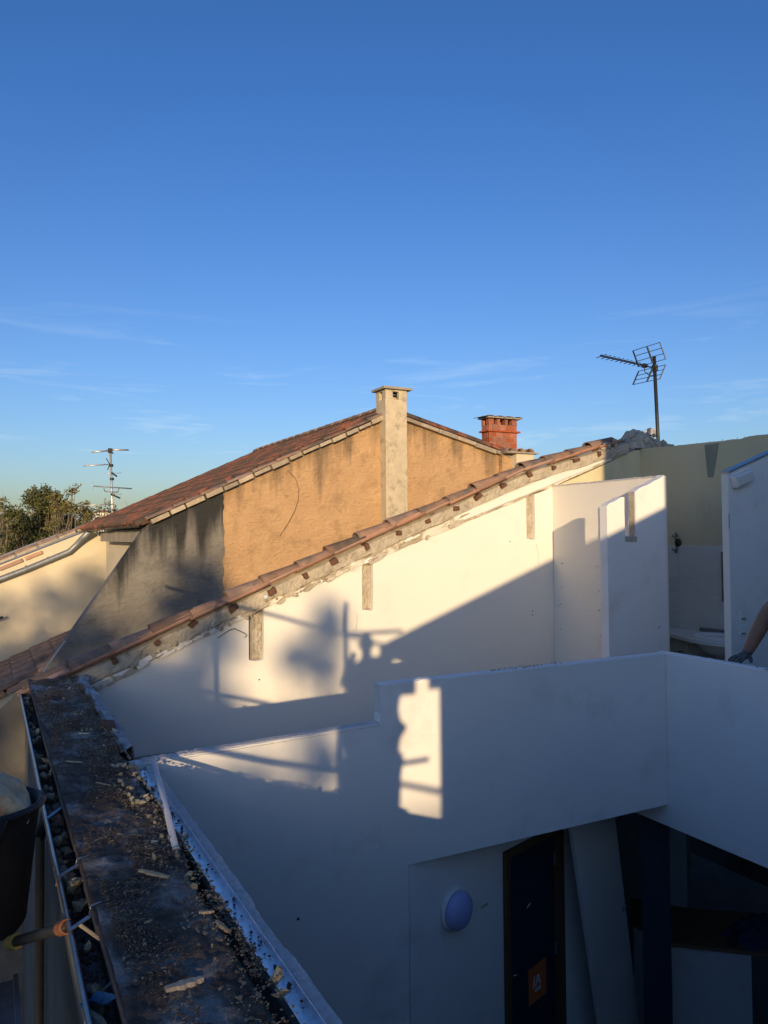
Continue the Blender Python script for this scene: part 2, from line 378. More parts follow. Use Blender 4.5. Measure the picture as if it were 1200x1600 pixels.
PANT = tile_mesh('pan_tile', .46, .080, .088, .014, TERRAL)
u = .30; i = 0
while u < 7.1:
    z0 = poly(TOP, u)-.105; z1 = poly(TOP, u+.40)-.105; sl_ = math.atan2(z1-z0, .40)
    place(CAPT, 'cap_tile', pw, (u+random.uniform(-.02,.02), 7.60+random.uniform(-.018,.018), z0+random.uniform(-.012,.010)), Euler((random.uniform(-.10,.10), -sl_+.03+random.uniform(-.025,.025), random.uniform(-.06,.06))), (random.uniform(.96,1.04),random.uniform(.93,1.06),random.uniform(.85,1.08)))
    place(PANT, 'pan_tile', pw, (u-.06+random.uniform(-.02,.02), 7.478+random.uniform(-.01,.01), z0+.004), Euler((math.pi+random.uniform(-.05,.05), -sl_-.02, random.uniform(-.02,.02))), (1,.85,.62))
    if .6 < u:
        b = MB(); du = random.uniform(-.045,.03); zz = poly(TOP, u+.02)-.172+random.uniform(-.012,.006)
        an = random.uniform(.1,.6); b.obox((u+.02+du, 7.46+random.uniform(-.012,.012), zz-.005), V((math.cos(an),0,math.sin(an))), V((0,1,0)), V((-math.sin(an),0,math.cos(an))), random.uniform(.022,.05), .05, random.uniform(.016,.032))
        for q in b.v: q.x += random.uniform(-.008,.008); q.z += random.uniform(-.008,.008)
        b.build('broken_brick_end', BROWN, pw, bevel=.004)
    u += .368; i += 1
# crest rubble where the two roof slopes met
def rock_mesh(name, seed, m, sub=2, amp=.28):
    bm = bmesh.new(); bmesh.ops.create_icosphere(bm, subdivisions=sub, radius=1)
    for v in bm.verts:
        c = v.co.normalized(); k = 1+amp*noise.noise(c*1.3+V((seed*7.1,0,0)))*2+amp*.5*noise.noise(c*3.7+V((0,seed*3.3,0)))
        v.co = c*k; v.co.x = max(-.85, min(.8, v.co.x)); v.co.z = max(-.7, min(.75, v.co.z))
    me = bpy.data.meshes.new(name); bm.to_mesh(me); bm.free(); me.materials.append(m); return me
RK = [rock_mesh('rubble_stone', k, STONE, 1, .42) for k in range(5)]
RKR = [rock_mesh('mortar_lump', k+9, RAWD) for k in range(3)]
RKB = [rock_mesh('pale_rubble', k+20, STONEB, 1) for k in range(2)]
RKC = [rock_mesh('clay_rubble', k+30, TERRAL, 1) for k in range(2)]
CRN = [(7.45,1.20),(7.62,1.30),(7.75,1.40),(8.0,1.33),(8.3,1.2),(8.75,.98)]
b = MB()
b.grid(50, 14, lambda s, t: (lerp(7.5,8.8,s), lerp(7.48,7.86,t)+.02*fn(s*20,t*5), lerp(1.125, poly(CRN, lerp(7.5,8.8,s)), math.sin(math.pi*min(max(t,0),1))**.35)+.05*fn(s*14,t*8,2)*math.sin(math.pi*t)))
b.build('crest_mortar', RAWD, pw)
for k in range(34):
    u = random.uniform(7.5, 8.6); me = random.choice(RKR+[RK[0]])
    place(me, 'mortar_lump', pw, (u, random.uniform(7.48,7.62), max(1.17, poly(CRN, u)-random.uniform(.02,.22))), Euler([random.random()*6 for _ in range(3)]), random.uniform(.025,.06))
for k in range(26):
    u = random.uniform(6.95, 7.5)
    place(random.choice(RKR), 'mortar_lump', pw, (u, random.uniform(7.44,7.5), poly(TOP, u)-random.uniform(.08,.24)), Euler([random.random()*6 for _ in range(3)]), random.uniform(.02,.045))
# loose lumps and torn mortar low on the slope
for k in range(60):
    u = random.uniform(.85, 3.2)
    place(random.choice(RKR), 'mortar_lump', pw, (u, random.uniform(7.43,7.5), mid(u)+random.uniform(-.06,.05)), Euler([random.random()*6 for _ in range(3)]), random.uniform(.008,.026))
# small fixings
p = P(413, 932, 'v', 7.46); MB().lathe(p+V((0,-.05,0)), (0,1,0), [(0,0),(.022,0),(.026,.02),(.026,.06)], 12).build('pipe_stub', PVC, pw)
pz = P(405, 950, 'v', 7.5)
pts = [P(*q, 'v', 7.47) for q in ((340,997),(358,985),(366,982),(383,990),(386,993),(382,996))]
MB().tube(pts, .004, 5).build('bent_wire', DARKM, pw)
for (x, y) in ((832,955),(832,961),(797,846),(405,1062)):
    q = P(x, y, 'v', 7.498); MB().lathe(q, (0,-1,0), [(.008,0),(.008,.002),(0,.002)], 8).build('screw_hole', DARKM, pw)
# hairline cracks by the third pocket
for (pa, pb) in (((838,850),(841,882)),((558,958),(556,985))):
    MB().tube([P(*pa,'v',7.499), P((pa[0]+pb[0])/2+1, (pa[1]+pb[1])/2,'v',7.499), P(*pb,'v',7.499)], .003, 4).build('crack', RAW, pw)

# ------------------------------------------------------------------ eaves wall under the camera
LZ = -1.25; LIPZ_ = -1.355
ew = thing('eaves_wall', (.5,4,-6.8), 'broad eaves wall top strewn with dirt, straw and grit, running away to the tiled party wall', 'wall')
MB().box(.36,.68,-.78,7.49,-6.8,LZ-.04).build('masonry', FACADE, ew)
MB().box(.30,.359,-.78,7.49,-6.8,LIPZ_-.11).build('facade_render', FACADE, ew)
def led(s, t):
    v = lerp(.6, 7.47, s); u = lerp(.330, (.70 if v > 3.1 else .70-.035*min(1,(3.1-v)*2.5))+.022*fn(v*3.3,1)+.014*fn(v*11,2), t)
    if v > 4.7: u += .03*t*max(0, fn(v*2.1, 7))
    z = LZ+.022*fn(u*7,v*4,1)+.012*fn(u*22,v*16,4)+.006*fn(u*60,v*50,4)-(.05 if t > .99 else 0)
    return (u, v, z)
MB().grid(700, 44, led).build('dirt_crust', SOIL, ew, smooth=True)
MB().box(.68,.72,-.78,4.55,-6.8,LZ-.10).build('inner_lining', OLIVE, ew)
v = .75; k = 0
while v < 7.4:                                             # clay edging course along the gutter
    L = random.uniform(.36,.42)
    b = MB().box(.322+random.uniform(-.003,.003),.352,v,v+L-.006,LZ-.035,LZ-.008); b.build('edging_tile', EDGE, ew, bevel=.004); v += L
for (x, y) in ((120,1345),(142,1418)):                      # bent tile clips
    q = P(x, y, 'z', LZ+.012); b = MB()
    b.tube([q+V((.045,.015,.004)), q+V((0,0,.006)), q+V((-.006,0,-.026)), q+V((.010,-.002,-.028))], .0035, 6).build('tile_clip', METAL, ew, smooth=True)
pp_ = [P(x, y, 'v', 7.44) for x, y in ((31,1081),(-4,1114),(-4,1700),(64,1700),(64,1230))]
MB().prism([(pp_[0].x,pp_[0].z),(pp_[1].x,pp_[1].z),(pp_[1].x,-6.8),(.30,-6.8),(.30,-1.47),(.262,-1.36)], 'v', 7.44, 7.49).build('dark_panel', FACADE, ew)  # added dark panel, stands in for an unidentified dark plane past the gutter
# grit and straw, uncountable
def chips(n, fpos, smin, smax, flat=.5):
    b = MB()
    for _ in range(n):
        p = fpos(); 
        if p is None: continue
        a = V((random.gauss(0,1),random.gauss(0,1),random.gauss(0,.35))).normalized(); c = a.cross(V((0,0,1))).normalized(); d = a.cross(c)
        s = random.uniform(smin, smax)*random.uniform(.5,1)
        A = a*s; B = c*s*random.uniform(.4,.9); D = d*s*flat*random.uniform(.3,.9)
        b.add([p-A-B*.6-D, p+A*.8-B-D, p+A+B-D*.7, p-A*.7+B*.8-D, p-A*.5-B*.4+D, p+A*.6-B*.5+D, p+A*.4+B*.7+D, p-A*.4+B*.5+D],
              [(0,3,2,1),(4,5,6,7),(0,1,5,4),(1,2,6,5),(2,3,7,6),(3,0,4,7)])
    return b
def ledp(bias=0):
    v = random.uniform(.9,7.4); t = random.random()
    if bias: t = 1-random.random()**2*.45
    u = lerp(.36,.72,t); return V((u, v, LZ+.022*fn(u*7,v*4,1)+.012))
def clump():
    while 1:
        p = ledp()
        if fn(p.x*6, p.y*2.6, 31) > random.uniform(-.15,.35): return p
o = chips(15000, clump, .002, .008).build('dark_grit', CHIPB, ew); tag(o, kind='stuff')
o = chips(1700, clump, .0015, .0065).build('pale_grit', CHIP, ew); tag(o, kind='stuff')
o = chips(1500, lambda: ledp(1), .003, .012).build('plaster_grit', STONE, ew); tag(o, kind='stuff')
b = MB()
for _ in range(900):
    p = clump(); a = random.gauss(.3,.8); d = V((math.cos(a), math.sin(a), random.gauss(0,.15)))*random.uniform(.003,.011)*(2.5 if random.random()<.05 else 1)
    q = p+V((0,0,.006)); b.tube([q-d, q+V((0,0,random.uniform(0,.004))), q+d], random.uniform(.0006,.0013), 4)
tag(b.build('straw', CHIP, ew), kind='stuff')
# larger loose pieces, each its own
def splinter(pa, pb, w, h, label, z=LZ+.024, m=WOOD):
    a, c = P(*pa, 'z', z), P(*pb, 'z', z); d = c-a; sd = d.cross(V((0,0,1))).normalized()
    b = MB(); n = 11; h = h*.55; z -= .0
    for k in range(n+1):
        t = k/n; ww = w*.75*(.25+.75*math.sin(math.pi*min(1,.12+t*.8)))*random.uniform(.7,1.2); p = a+d*t
        hh = h*random.uniform(.7,1.1); b.v += [p-sd*ww-V((0,0,hh)), p+sd*ww-V((0,0,hh)), p+sd*ww*.7+V((0,0,hh)), p-sd*ww*.6+V((0,0,hh*.8))]
    for k in range(n):
        for i in range(4): j = (i+1) % 4; b.f.append((k*4+i, k*4+j, k*4+4+j, k*4+4+i))
    b.f += [(3,2,1,0), (n*4, n*4+1, n*4+2, n*4+3)]
    return tag(b.build('wood_splinter', m), label, 'wood splinter', 'wood splinters on the eaves wall')
splinter((258,1545),(318,1528), .028, .010, 'big pale torn splinter of wood on the dirt at the bottom')
splinter((218,1359),(264,1370), .020, .006, 'pointed brown splinter lying across the grit by the broken edge')
splinter((311,1425),(335,1424), .013, .006, 'short pale splinter near the dark gap beside the metal channel')
splinter((339,1439),(357,1455), .013, .008, 'stubby brown splinter at the ragged edge of the dirt')
splinter((122,1145),(140,1146), .018, .006, 'short light sliver high up on the dark crust')
splinter((103,1189),(129,1191), .010, .004, 'thin straw-coloured stick halfway along the dark crust')
splinter((150,1222),(173,1227), .009, .004, 'thin straw-coloured stick right of the grey smear')
splinter((226,1442),(238,1437), .008, .004, 'small grey chip of wood amid the dark grit')
def stone(px, py, z, s, meshes, label, grp, ax='z', name='rubble_stone'):
    q = P(px, py, ax, z); o = place(random.choice(meshes), name, None, q, Euler([random.random()*6 for _ in range(3)]), (s*random.uniform(.8,1.3), s*random.uniform(.7,1.1), s*random.uniform(.5,.8)))
    return tag(o, label, 'stone', grp)
for k in range(46):                                         # pale plaster lumps heaped along the inner edge
    t = random.random(); v = lerp(2.75, 4.45, t); u = lerp(.56,.70,random.random()**.6)
    o = place(random.choice(RK), 'plaster_lump', None, (u, v, LZ+.015), Euler([random.random()*6 for _ in range(3)]), random.uniform(.006,.016))
    tag(o, 'pale yellow lump of plaster heaped along the inner edge of the dirt', 'lump', 'plaster lumps on the eaves wall')
stone(289,1308,LZ+.01,.018,RK,'largest pale lump at the foot of the white pipe','plaster lumps on the eaves wall',name='plaster_lump')
stone(432,1525,LZ-.02,.030,RK,'big flat buff stone standing over the metal channel','stones on the eaves wall')
stone(444,1550,LZ-.03,.018,RK,'brown wedge of stone below the big buff one at the metal channel','stones on the eaves wall')
for k in range(16):
    v = random.uniform(4.8,6.9); o = place(random.choice(RK+RKB), 'plaster_lump', None, (random.uniform(.5,.69), v, LZ+.010), Euler([random.random()*6 for _ in range(3)]), random.uniform(.007,.015))
    tag(o, 'small grey-buff lump lying on the far stretch of dark dirt', 'lump', 'lumps on the far dirt')
# broken plaster rim past the inner wall
b = MB()
def f(s, t):
    v = lerp(4.72, 7.40, s); j = .04*fn(v*3.1, 3)+.018*fn(v*11, 3)
    u = lerp(.70, .78+j, min(1, t*1.6)); z = LZ+.012+.02*fn(v*5, t*3)-(0 if t < .62 else (t-.62)*.9)
    return (u, v, z)
b.grid(120, 10, f); b.build('broken_plaster_rim', STONEB, ew)
b = MB(); q0 = P(166,1135,'z',LZ+.004); b.prism([(q0.x-.04,q0.y+.1),(q0.x+.05,q0.y+.02),(q0.x+.035,q0.y-.2),(q0.x-.005,q0.y-.15)], 'z', LZ-.03, LZ+.035); b.build('hollow_clay_block', BROWN, ew)
for k in range(9):
    v = lerp(4.8, 7.3, (k+.5)/9); b = MB(); s = random.uniform(.08,.14); a = V((.3,1,.1*random.uniform(-1,1))).normalized(); c = V((1,-.3,-.5)).normalized(); d = a.cross(c)
    place(random.choice(RKB), 'plaster_shard', ew, (.735+random.uniform(-.02,.03), v, LZ+.004), Euler((random.uniform(-.3,.3),random.uniform(0,.6),random.uniform(-.3,.3))), (.035, s, .014))

# ------------------------------------------------------------------ gutter
gt = thing('roof_gutter', (.27,4,-1.4), 'grey metal box gutter full of rubble along the outer edge of the eaves wall', 'gutter')
LIPU, LIPZ = .262, -1.355
b = MB(); b.prism([(LIPU-.004,LIPZ),(LIPU+.004,LIPZ),(LIPU+.012,LIPZ-.10),(.352,LIPZ-.10),(.352,LIPZ-.106),(LIPU+.004,LIPZ-.106)], 'v', .2, 7.50)
b.build('trough', ZINC, gt)
MB().tube([(LIPU, .2+k*.73, LIPZ+.003*math.sin(k)) for k in range(11)], .0085, 10).build('rolled_lip', METAL, gt, smooth=True)
MB().prism([(LIPU-.002,LIPZ-.10),(.36,LIPZ-.10),(.36,LIPZ+.04),(LIPU-.002,LIPZ)], 'v', 7.50, 7.504).build('end_cap', METAL, gt)
for (xx, yy) in ((108,1368),(128,1450),):
    q = P(xx, yy, 'z', LIPZ+.01); MB().bar((LIPU-.005,q.y,LIPZ+.012), (.335,q.y+.02,LIPZ+.04), .018, .004).build('gutter_bracket', METAL, gt)
MB().bar(P(166,1543,'z',LIPZ+.03), P(193,1520,'z',LIPZ+.10), .022, .005).build('gutter_bracket', METAL, gt)
MB().bar((LIPU,4.05,LIPZ+.012),(.36,4.12,LIPZ+.05), .018, .005).build('gutter_bracket', METAL, gt)
for k in range(150):
    v = 1.9+5.5*random.random(); 
    if 2.62 < v < 3.05 and random.random() < .75: continue
    s = random.choice([.014,.02,.026,.034]); u = random.uniform(LIPU+.015, .335)
    r_ = random.random(); me = random.choice(RK) if r_ < .8 else random.choice(RKC) if r_ < .92 else random.choice(RKB)
    o = place(me, 'rubble_stone', None, (u, v, LIPZ-.085+s*.5+random.random()*.055), Euler([random.random()*6 for _ in range(3)]), (s, s*random.uniform(.7,1), s*random.uniform(.6,1)))
    where = 'far stretch of the box gutter near the tiles' if v > 5.2 else 'middle stretch of the box gutter' if v > 3.2 else 'nearest stretch of the box gutter'
    tag(o, ('buff rubble stone in the ' if r_ < .8 else 'reddish bit of clay tile in the ' if r_ < .92 else 'pale bluish chunk of plaster in the ')+where, 'stone', 'rubble stones in the gutter')
o = chips(1500, lambda: V((random.uniform(LIPU+.01,.345), random.uniform(1.5,7.4), LIPZ-.085+random.random()*.03)), .005, .016).build('gutter_silt', CHIPB); tag(o, 'dark silt and grit lying along the bed of the gutter', 'silt', kind='stuff')
for (a, c) in (((125,1445),(160,1470)),((92,1168),(78,1210))):
    b = MB().tube([P(*a,'z',LIPZ+.02), P(*c,'z',LIPZ-.02)], .007, 7)
    tag(b.build('twig', WOOD), 'grey stick lying among the gutter stones '+('below the lower bracket' if a[0] == 125 else 'near its far end'), 'stick', 'sticks in the gutter')
b = MB(); q = P(153,1566,'z',LIPZ-.02); b.grid(8, 5, lambda s, t: q+V(((s-.5)*.10, (t-.5)*.035+.02*math.sin(s*3), .012*math.sin(s*7+t*4))))
tag(b.build('blue_scrap', BLUEP), 'crumpled blue plastic scrap among the gutter stones', 'plastic scrap')
splinter((137,1578),(165,1600), .022, .006, 'pale board end wedged in the gutter at the bottom', LIPZ-.01)

# ------------------------------------------------------------------ metal channel on the inside of the eaves wall
CZ = -1.29
def uat(px, py, z): return P(px, py, 'z', z).x
ul, ur = uat(351,1416,CZ), uat(367,1423,CZ)
ch = thing('steel_channel', (ul,3,CZ), 'bright steel partition channel lying open along the inner edge of the dirt', 'metal channel')
v0, v1 = 1.2, 4.52
MB().box(ul, ul+.058, v0, v1, CZ-.03, CZ-.027).build('web', SHINY, ch)
MB().box(ul-.0015, ul, v0, v1, CZ-.03, CZ+.004).build('flange', SHINY, ch)
MB().box(ul+.058, ul+.0595, v0, v1, CZ-.03, CZ).build('flange', SHINY, ch)
o = chips(130, lambda: V((ul+random.uniform(.02,.056)+.02*fn(0,random.random()*9), lerp(v0,v1,random.random()), CZ-.022)), .003, .010, .8).build('channel_grit', CHIPB); tag(o, 'dark grit scattered in the steel channel', 'grit', kind='stuff')
bl = uat(332,1347,-1.30); br = uat(351,1347,-1.30)
lb = thing('lining_board_edge', (bl,3,-1.3), 'ragged grey plasterboard edge standing beside the steel channel', 'plasterboard')
pts = [(v0, -6.75)]+[]
b = MB(); n = 90
def f(s, t):
    v = lerp(v0, v1+.05, s); rag = .006*fn(v*14, 2)+.004*fn(v*40,2)-(.010 if fn(v*2.2,9) > .22 else 0)
    return {0:(bl,v,-2.0),1:(bl,v,-1.305+.004*fn(v*30)),2:(br+rag,v,-1.30+.005*fn(v*22,4)),3:(br+rag,v,-2.0)}[round(t*3)]
b.grid(n*2, 3, f); b.build('board_edge', CUTTOP, lb)
pp = thing('white_pipe', P(240,1192,'z',-1.22), 'slim white plastic pipe leaning across the steel channel', 'pipe')
pA, pB = P(240,1190,'z',-1.235), P(275,1328,'z',-1.235)
MB().tube([pA, lerp(pA,pB,.5)+V((.004,0,0)), pB], .0145, 12).build('tube', PVC, pp, smooth=True)
MB().lathe(pB, (pB-pA), [(.0145,0),(.017,.0),(.017,.01),(.010,.01),(.010,-.02)], 12).build('pipe_mouth', STONEB, pp)

# ------------------------------------------------------------------ inner partition wall (v = 4.6) with its step
IN = 4.60; US = 2.337
iw = thing('partition_wall', (2.5,IN,-6.8), 'tall white partition wall with a stepped top edge, in blue shade with sunlit patches', 'wall')
lowt = [(.735,-1.30),(1.2,-1.285),(US,-1.255)]
body = [(.735,-6.8),(2.536,-6.8),(2.536,-2.228),(4.978,-2.228),(4.978,-1.0),(US,-1.0),(US,-1.258)]
k = US-.06
while k > .8: body.append((k, poly(lowt,k)+random.uniform(-.003,.003)-.004*(k<1.2)*random.random())); k -= .07
body.append((.735,-1.30))
MB().prism(body, 'v', IN, IN+.088).build('plaster_panel', WHITE_C, iw)
b = MB()
b.grid(90, 5, lambda s, t: (lerp(.80,US-.002,s), lerp(IN-.004,IN+.10,t)+.003*fn(s*60,t), poly(lowt, lerp(.80,US,s))+.006+.0045*fn(s*90,t*4)+(.012*abs(fn(s*30,2,3)) if s < .35 else 0)-(.02 if t in (0,1) else 0)))
b.build('cut_edge', CUTTOP, iw)
MB().grid(260, 6, lambda s, t: (lerp(US+.001,4.974,s), lerp(IN-.004,IN+.092,t)+.0025*fn(s*130,t*3), -.994+.0035*fn(s*120,t*6,1)-(.012 if t in (0,1) or s in (0,1) else 0)-(.006*(fn(s*40,2)>.28) if t < .2 else 0))).build('top_edge', WHITE_C, iw)
MB().box(US-.004, US-.001, IN+.002, IN+.086, -1.19, -1.002).build('corner_bead', BOARD, iw)
MB().box(US-.005, US-.001, IN+.002, IN+.086, -1.252, -1.20).build('end_block', WHITE_C, iw)
for (x, y) in ((466,1436),):
    q = P(x, y, 'v', IN-.001); MB().lathe(q, (0,-1,0), [(.010,0),(.008,.003),(0,.003)], 8).build('screw_hole', DARKM, iw)
for k in range(26):
    q = P(random.uniform(775,800), 0, 'v', IN); s = random.random(); u = lerp(3.25,3.9,s)
    MB().obox((u, IN+.045+random.uniform(-.03,.03), -.989), V((1,.3,0)).normalized(), V((-.3,1,0)).normalized(), V((0,0,1)), random.uniform(.004,.014), random.uniform(.002,.006), .003).build('plaster_crumb', RAW, iw)
# guard wall running back towards the camera on the right
gw = thing('guard_wall', (5,3,-2.4), 'low white guard wall of the upper floor, running from the corner to the right edge', 'wall')
MB().box(4.981, 5.062, 4.691, 4.972, -2.41, -2.224).build('slab_edge', WHITE_C, gw)
MB().box(4.981, 5.062, -.75, 4.69, -2.41, -.9955).build('plaster_panel', WHITE_C, gw, bevel=.002)
MB().grid(8, 260, lambda s, t: (lerp(4.976,5.067,s)+.0025*fn(t*130,s*3), lerp(-.75,4.69,t), -.990+.0035*fn(t*120,s*6,1)-(.012 if s in (0,1) else 0))).build('top_edge', WHITE_C, gw)
for (x, y) in ((1183,1042),(1197,1046)):
    q = P(x, y, 'z', -.988); MB().lathe(q, (0,0,1), [(.012,0),(.010,.003),(0,.004)], 9).build('screw_hole', ZINC, gw)

# upper floor
uf = MB(); uf.box(2.55,7.70,4.70,7.49,-2.22,-2.05); uf.box(5.07,7.70,-.7,4.69,-2.40,-2.06)
tag(uf.build('upper_floor', FLOOR), kind='structure')
uf = MB(); uf.box(.76,2.54,4.70,7.49,-2.22,-2.05); tag(uf.build('corridor_floor', FLOOR), kind='structure')
lf = MB(); lf.box(.72,9.5,-.75,9.5,-4.95,-4.85); tag(lf.build('lower_floor', FLOOR), kind='structure')

# ------------------------------------------------------------------ cupboard wall and its wing (bathroom partition)
UA, VB = 6.225, 5.72
cw = thing('cupboard_wall', (UA,6.5,-2.05), 'white side wall of the stripped cupboard, lit from the left, dotted with screw heads', 'wall')
pts = [(VB+.005,-2.05),(7.495,-2.05),(7.495,.585)]
k = 7.4
while k > VB+.02: pts.append((k, .59+.012*fn(k*9,3)+random.uniform(-.004,.004))); k -= .06
pts.append((VB+.005,.59))
MB().prism(pts, 'u', UA, UA+.03).build('plaster_panel', WHITE, cw)
b = MB(); b.grid(80, 4, lambda s, t: (lerp(UA-.008,UA+.038,t), lerp(VB,7.49,s), .597+.008*fn(s*50,t*3)+.012*abs(fn(s*23,4))-(.015 if t in (0,1) else 0))); b.build('cut_edge', CUTTOP, cw)
for (x, y) in ((877,881),(879,880),(935,884),(932,885),(878,918),(936,923),(876,944),(874,946),(937,953),(935,954),(876,983),(938,994)):
    q = P(x, y, 'u', UA-.001); MB().lathe(q, (-1,0,0), [(.008,0),(.007,.003),(0,.004)], 8).build('screw_head', METAL if y in (884,885) else ZINC, cw)
MB().box(UA-.002,UA,5.8,7.49,-.402,-.398).build('board_joint', BOARD, cw)
MB().box(UA-.002,UA,5.8,7.49,-.902,-.898).build('board_joint', BOARD, cw)
wg = thing('cupboard_wing_wall', (5.8,VB,-2.05), 'narrow white wing wall with a notch cut in its sloping top', 'wall')
n0, n1, nb = P(976,800,'v',VB).x, P(993,800,'v',VB).x, P(980,838,'v',VB).z
uL = P(950,900,'v',VB).x
rf = lambda u: .291+(u-5.459)*.39
pts = [(uL,-2.05),(UA-.003,-2.05),(UA-.003,.60),(6.19,rf(6.19))]
k = 6.12
while k > n1+.02: pts.append((k, rf(k)+random.uniform(-.006,.006))); k -= .05
pts += [(n1,rf(n1)-.01),(n1+.004,nb+.3),(n1-.002,nb+.12),(n1+.003,nb),(lerp(n0,n1,.66),nb-.008),(lerp(n0,n1,.33),nb+.006),(n0,nb),(n0-.003,nb+.25),(n0,rf(n0)-.012)]
k = n0-.04
while k > uL+.02: pts.append((k, rf(k)+random.uniform(-.006,.006))); k -= .05
pts.append((uL,rf(uL)-.01))
MB().prism(pts, 'v', VB, VB+.10).build('plaster_panel', WHITE_C, wg)
b = MB(); b.grid(30, 3, lambda s, t: (n1-.004-.003*abs(fn(s*40,t)), lerp(VB+.012,VB+.088,t), lerp(nb,rf(n1)-.01,s)+.0*t)); b.build('raw_brick_edge', RAWD, wg)
b = MB(); b.grid(12, 5, lambda s, t: (lerp(n0-.006,n1+.006,s), VB-.006-.006*abs(fn(s*9,t*7,2))*(0 if t in (0,1) or s in (0,1) else 1), lerp(nb-.055+.012*fn(s*8,1),nb-.002,t))); b.build('broken_plaster', RAW, wg)
q = P(1030, 980, 'v', VB-.001); MB().lathe(q, (0,-1,0), [(.008,0),(.007,.003),(0,.003)], 8).build('screw_head', DARKM, wg)

# wall on the right with its sloping top
W3V = 4.72; u0 = 5.935
rw = thing('bathroom_side_wall', (6.5,W3V,-2.05), 'blue-shaded white wall with a slanting top at the right edge', 'wall')
rt = lambda u: .541+(u-5.97)*.345
pts = [(u0,-2.05),(7.70,-2.05),(7.70,rt(7.7)),(u0,rt(u0))]
MB().prism(pts, 'v', W3V, W3V+.075).build('plaster_panel', WHITE_C, rw)
MB().bar((u0+.0,W3V+.035,rt(u0)+.012),(7.7,W3V+.035,rt(7.7)+.012), .095, .016).build('sloping_top_edge', METAL, rw)
MB().box(u0-.005,u0-.001,W3V+.003,W3V+.072,-2.05,rt(u0)-.005).build('end_strip', WHITE, rw)
MB().lathe(P(1139,815,'u',u0-.006), (-1,0,0), [(.006,0),(.006,.001)], 6).build('scratch', ZINC, rw)
MB().bar(P(1139,803,'u',u0-.007), P(1139.5,826,'u',u0-.007), .008, .003).build('bead_scratch', ZINC, rw)
el = thing('emergency_light', P(1160,746,'v',W3V-.03), 'white oblong emergency light box tilted under the slanting wall top', 'light')
ax = (P(1172,742,'v',W3V)-P(1148,753,'v',W3V)).normalized(); az = V((0,-1,0)).cross(ax)*-1
c = P(1160,748,'v',W3V-.035)
MB().obox(c, ax, V((0,1,0)), V((0,1,0)).cross(ax), .125, .036, .056).build('casing', CERAM, el, bevel=.018); cas = bpy.data.objects['casing']
MB().obox(c+V((0,-.038,0)), ax, V((0,1,0)), V((0,1,0)).cross(ax), .108, .004, .040).build('diffuser', BOARD, cas, bevel=.003)
for (x, y) in ((1161,962),(1161,985)):
    q = P(x, y, 'v', W3V-.004)
    t = thing('wall_socket', q, 'small white wall socket on the shaded wall, '+('upper' if y == 962 else 'lower')+' of the two', 'socket', 'wall sockets by the arm')
    cp = MB().box(q.x-.045,q.x+.045,q.y-.006,q.y+.003,q.z-.045,q.z+.045).build('cover_plate', WHITE_C, t, bevel=.004)
    MB().box(q.x-.03,q.x+.026,q.y-.010,q.y-.006,q.z-.034,q.z-.020).build('rocker', ZINC, cp)

# ------------------------------------------------------------------ bathroom back wall
UY = 7.718
yw = thing('bathroom_back_wall', (UY,5.5,-2.05), 'dull yellow bathroom wall under open sky with grey-white tiles below', 'wall')
pts = [(-.7,-2.05),(7.80,-2.05),(7.80,1.10),(7.5,1.114)]
k = 7.4
while k > 4.0: pts.append((k, lerp(1.114,1.069,(7.5-k)/1.89)+random.uniform(-.004,.004)+(.02 if k < 5.95 else 0))); k -= .11
pts += [(4,1.05),(-.7,1.0)]
MB().prism(pts, 'u', UY, UY+.10).build('yellow_plaster', YELLOW, yw)
MB().prism([(P(1101,700,'u',UY).y,1.06),(P(1124,700,'u',UY).y,1.06),(P(1115,746,'u',UY).y,P(1115,746,'u',UY).z),(P(1106,746,'u',UY).y,P(1106,746,'u',UY).z)], 'u', UY-.003, UY).build('grey_filler_patch', mat('grey_filler', (.30,.31,.24), (.26,.27,.2), 9, .9, .2, 60), yw)
for k in range(12):
    v = lerp(7.1, 5.2, k/11)+random.uniform(-.05,.05); MB().tube([(UY+.03,v,1.06),(UY+.03,v+.003,1.105)], .003, 4).build('nail', DARKM, yw)
MB().box(UY-.006, UY-.001, 4.8, 7.495, -2.04, -.162).build('tile_grout', GROUT, yw)
z = -.164; r = 0
while z > -1.3:
    v = 7.49-(.0 if r % 2 == 0 else 0)
    while v > 4.85:
        w = .60; MB().box(UY-.011, UY-.006, max(4.82,v-w+.006), v, z-.192, z).build('wall_tile', TILEW, yw, bevel=.0015); v -= w
    z -= .2; r += 1
# vanity with basin
vy0, vy1 = 4.85, 7.15
zt = -1.20
vn = thing('vanity_unit', (7.4,6,-2.05), 'cream bathroom vanity with drawer and scalloped counter against the tiles', 'vanity')
MB().box(7.30,7.71,6.62,7.42,-1.62,zt-.05).build('side_cabinet', CREAMC, vn, bevel=.006)
b = MB(); b.box(7.26,7.71,6.56,7.48,zt-.04,zt-.0); b.build('counter', CERAM, vn, bevel=.01)
b = MB(); prof = []
for k in range(25):
    t = k/24; prof.append((lerp(7.20,7.27,t)-.20*math.sin(math.pi*min(1,max(0,(t-.12)/.76)))**1.0, lerp(6.75,5.15,t)))
MB().prism(prof+[(7.71,5.15),(7.71,6.75)], 'z', zt-.045, zt+.004).build('curved_counter', CERAM, vn, bevel=.008)
MB().box(7.28,7.30,6.38,6.60,-1.58,zt-.06).build('drawer_front', CREAMC, vn, bevel=.004); df = bpy.data.objects['drawer_front']
MB().tube([(7.272,6.53,-1.40),(7.262,6.50,-1.405),(7.272,6.46,-1.40)], .006, 6).build('drawer_handle', DARKM, df)
MB().box(7.30,7.70,6.36,6.61,-1.60,zt-.052).build('drawer_box', CREAMC, vn)
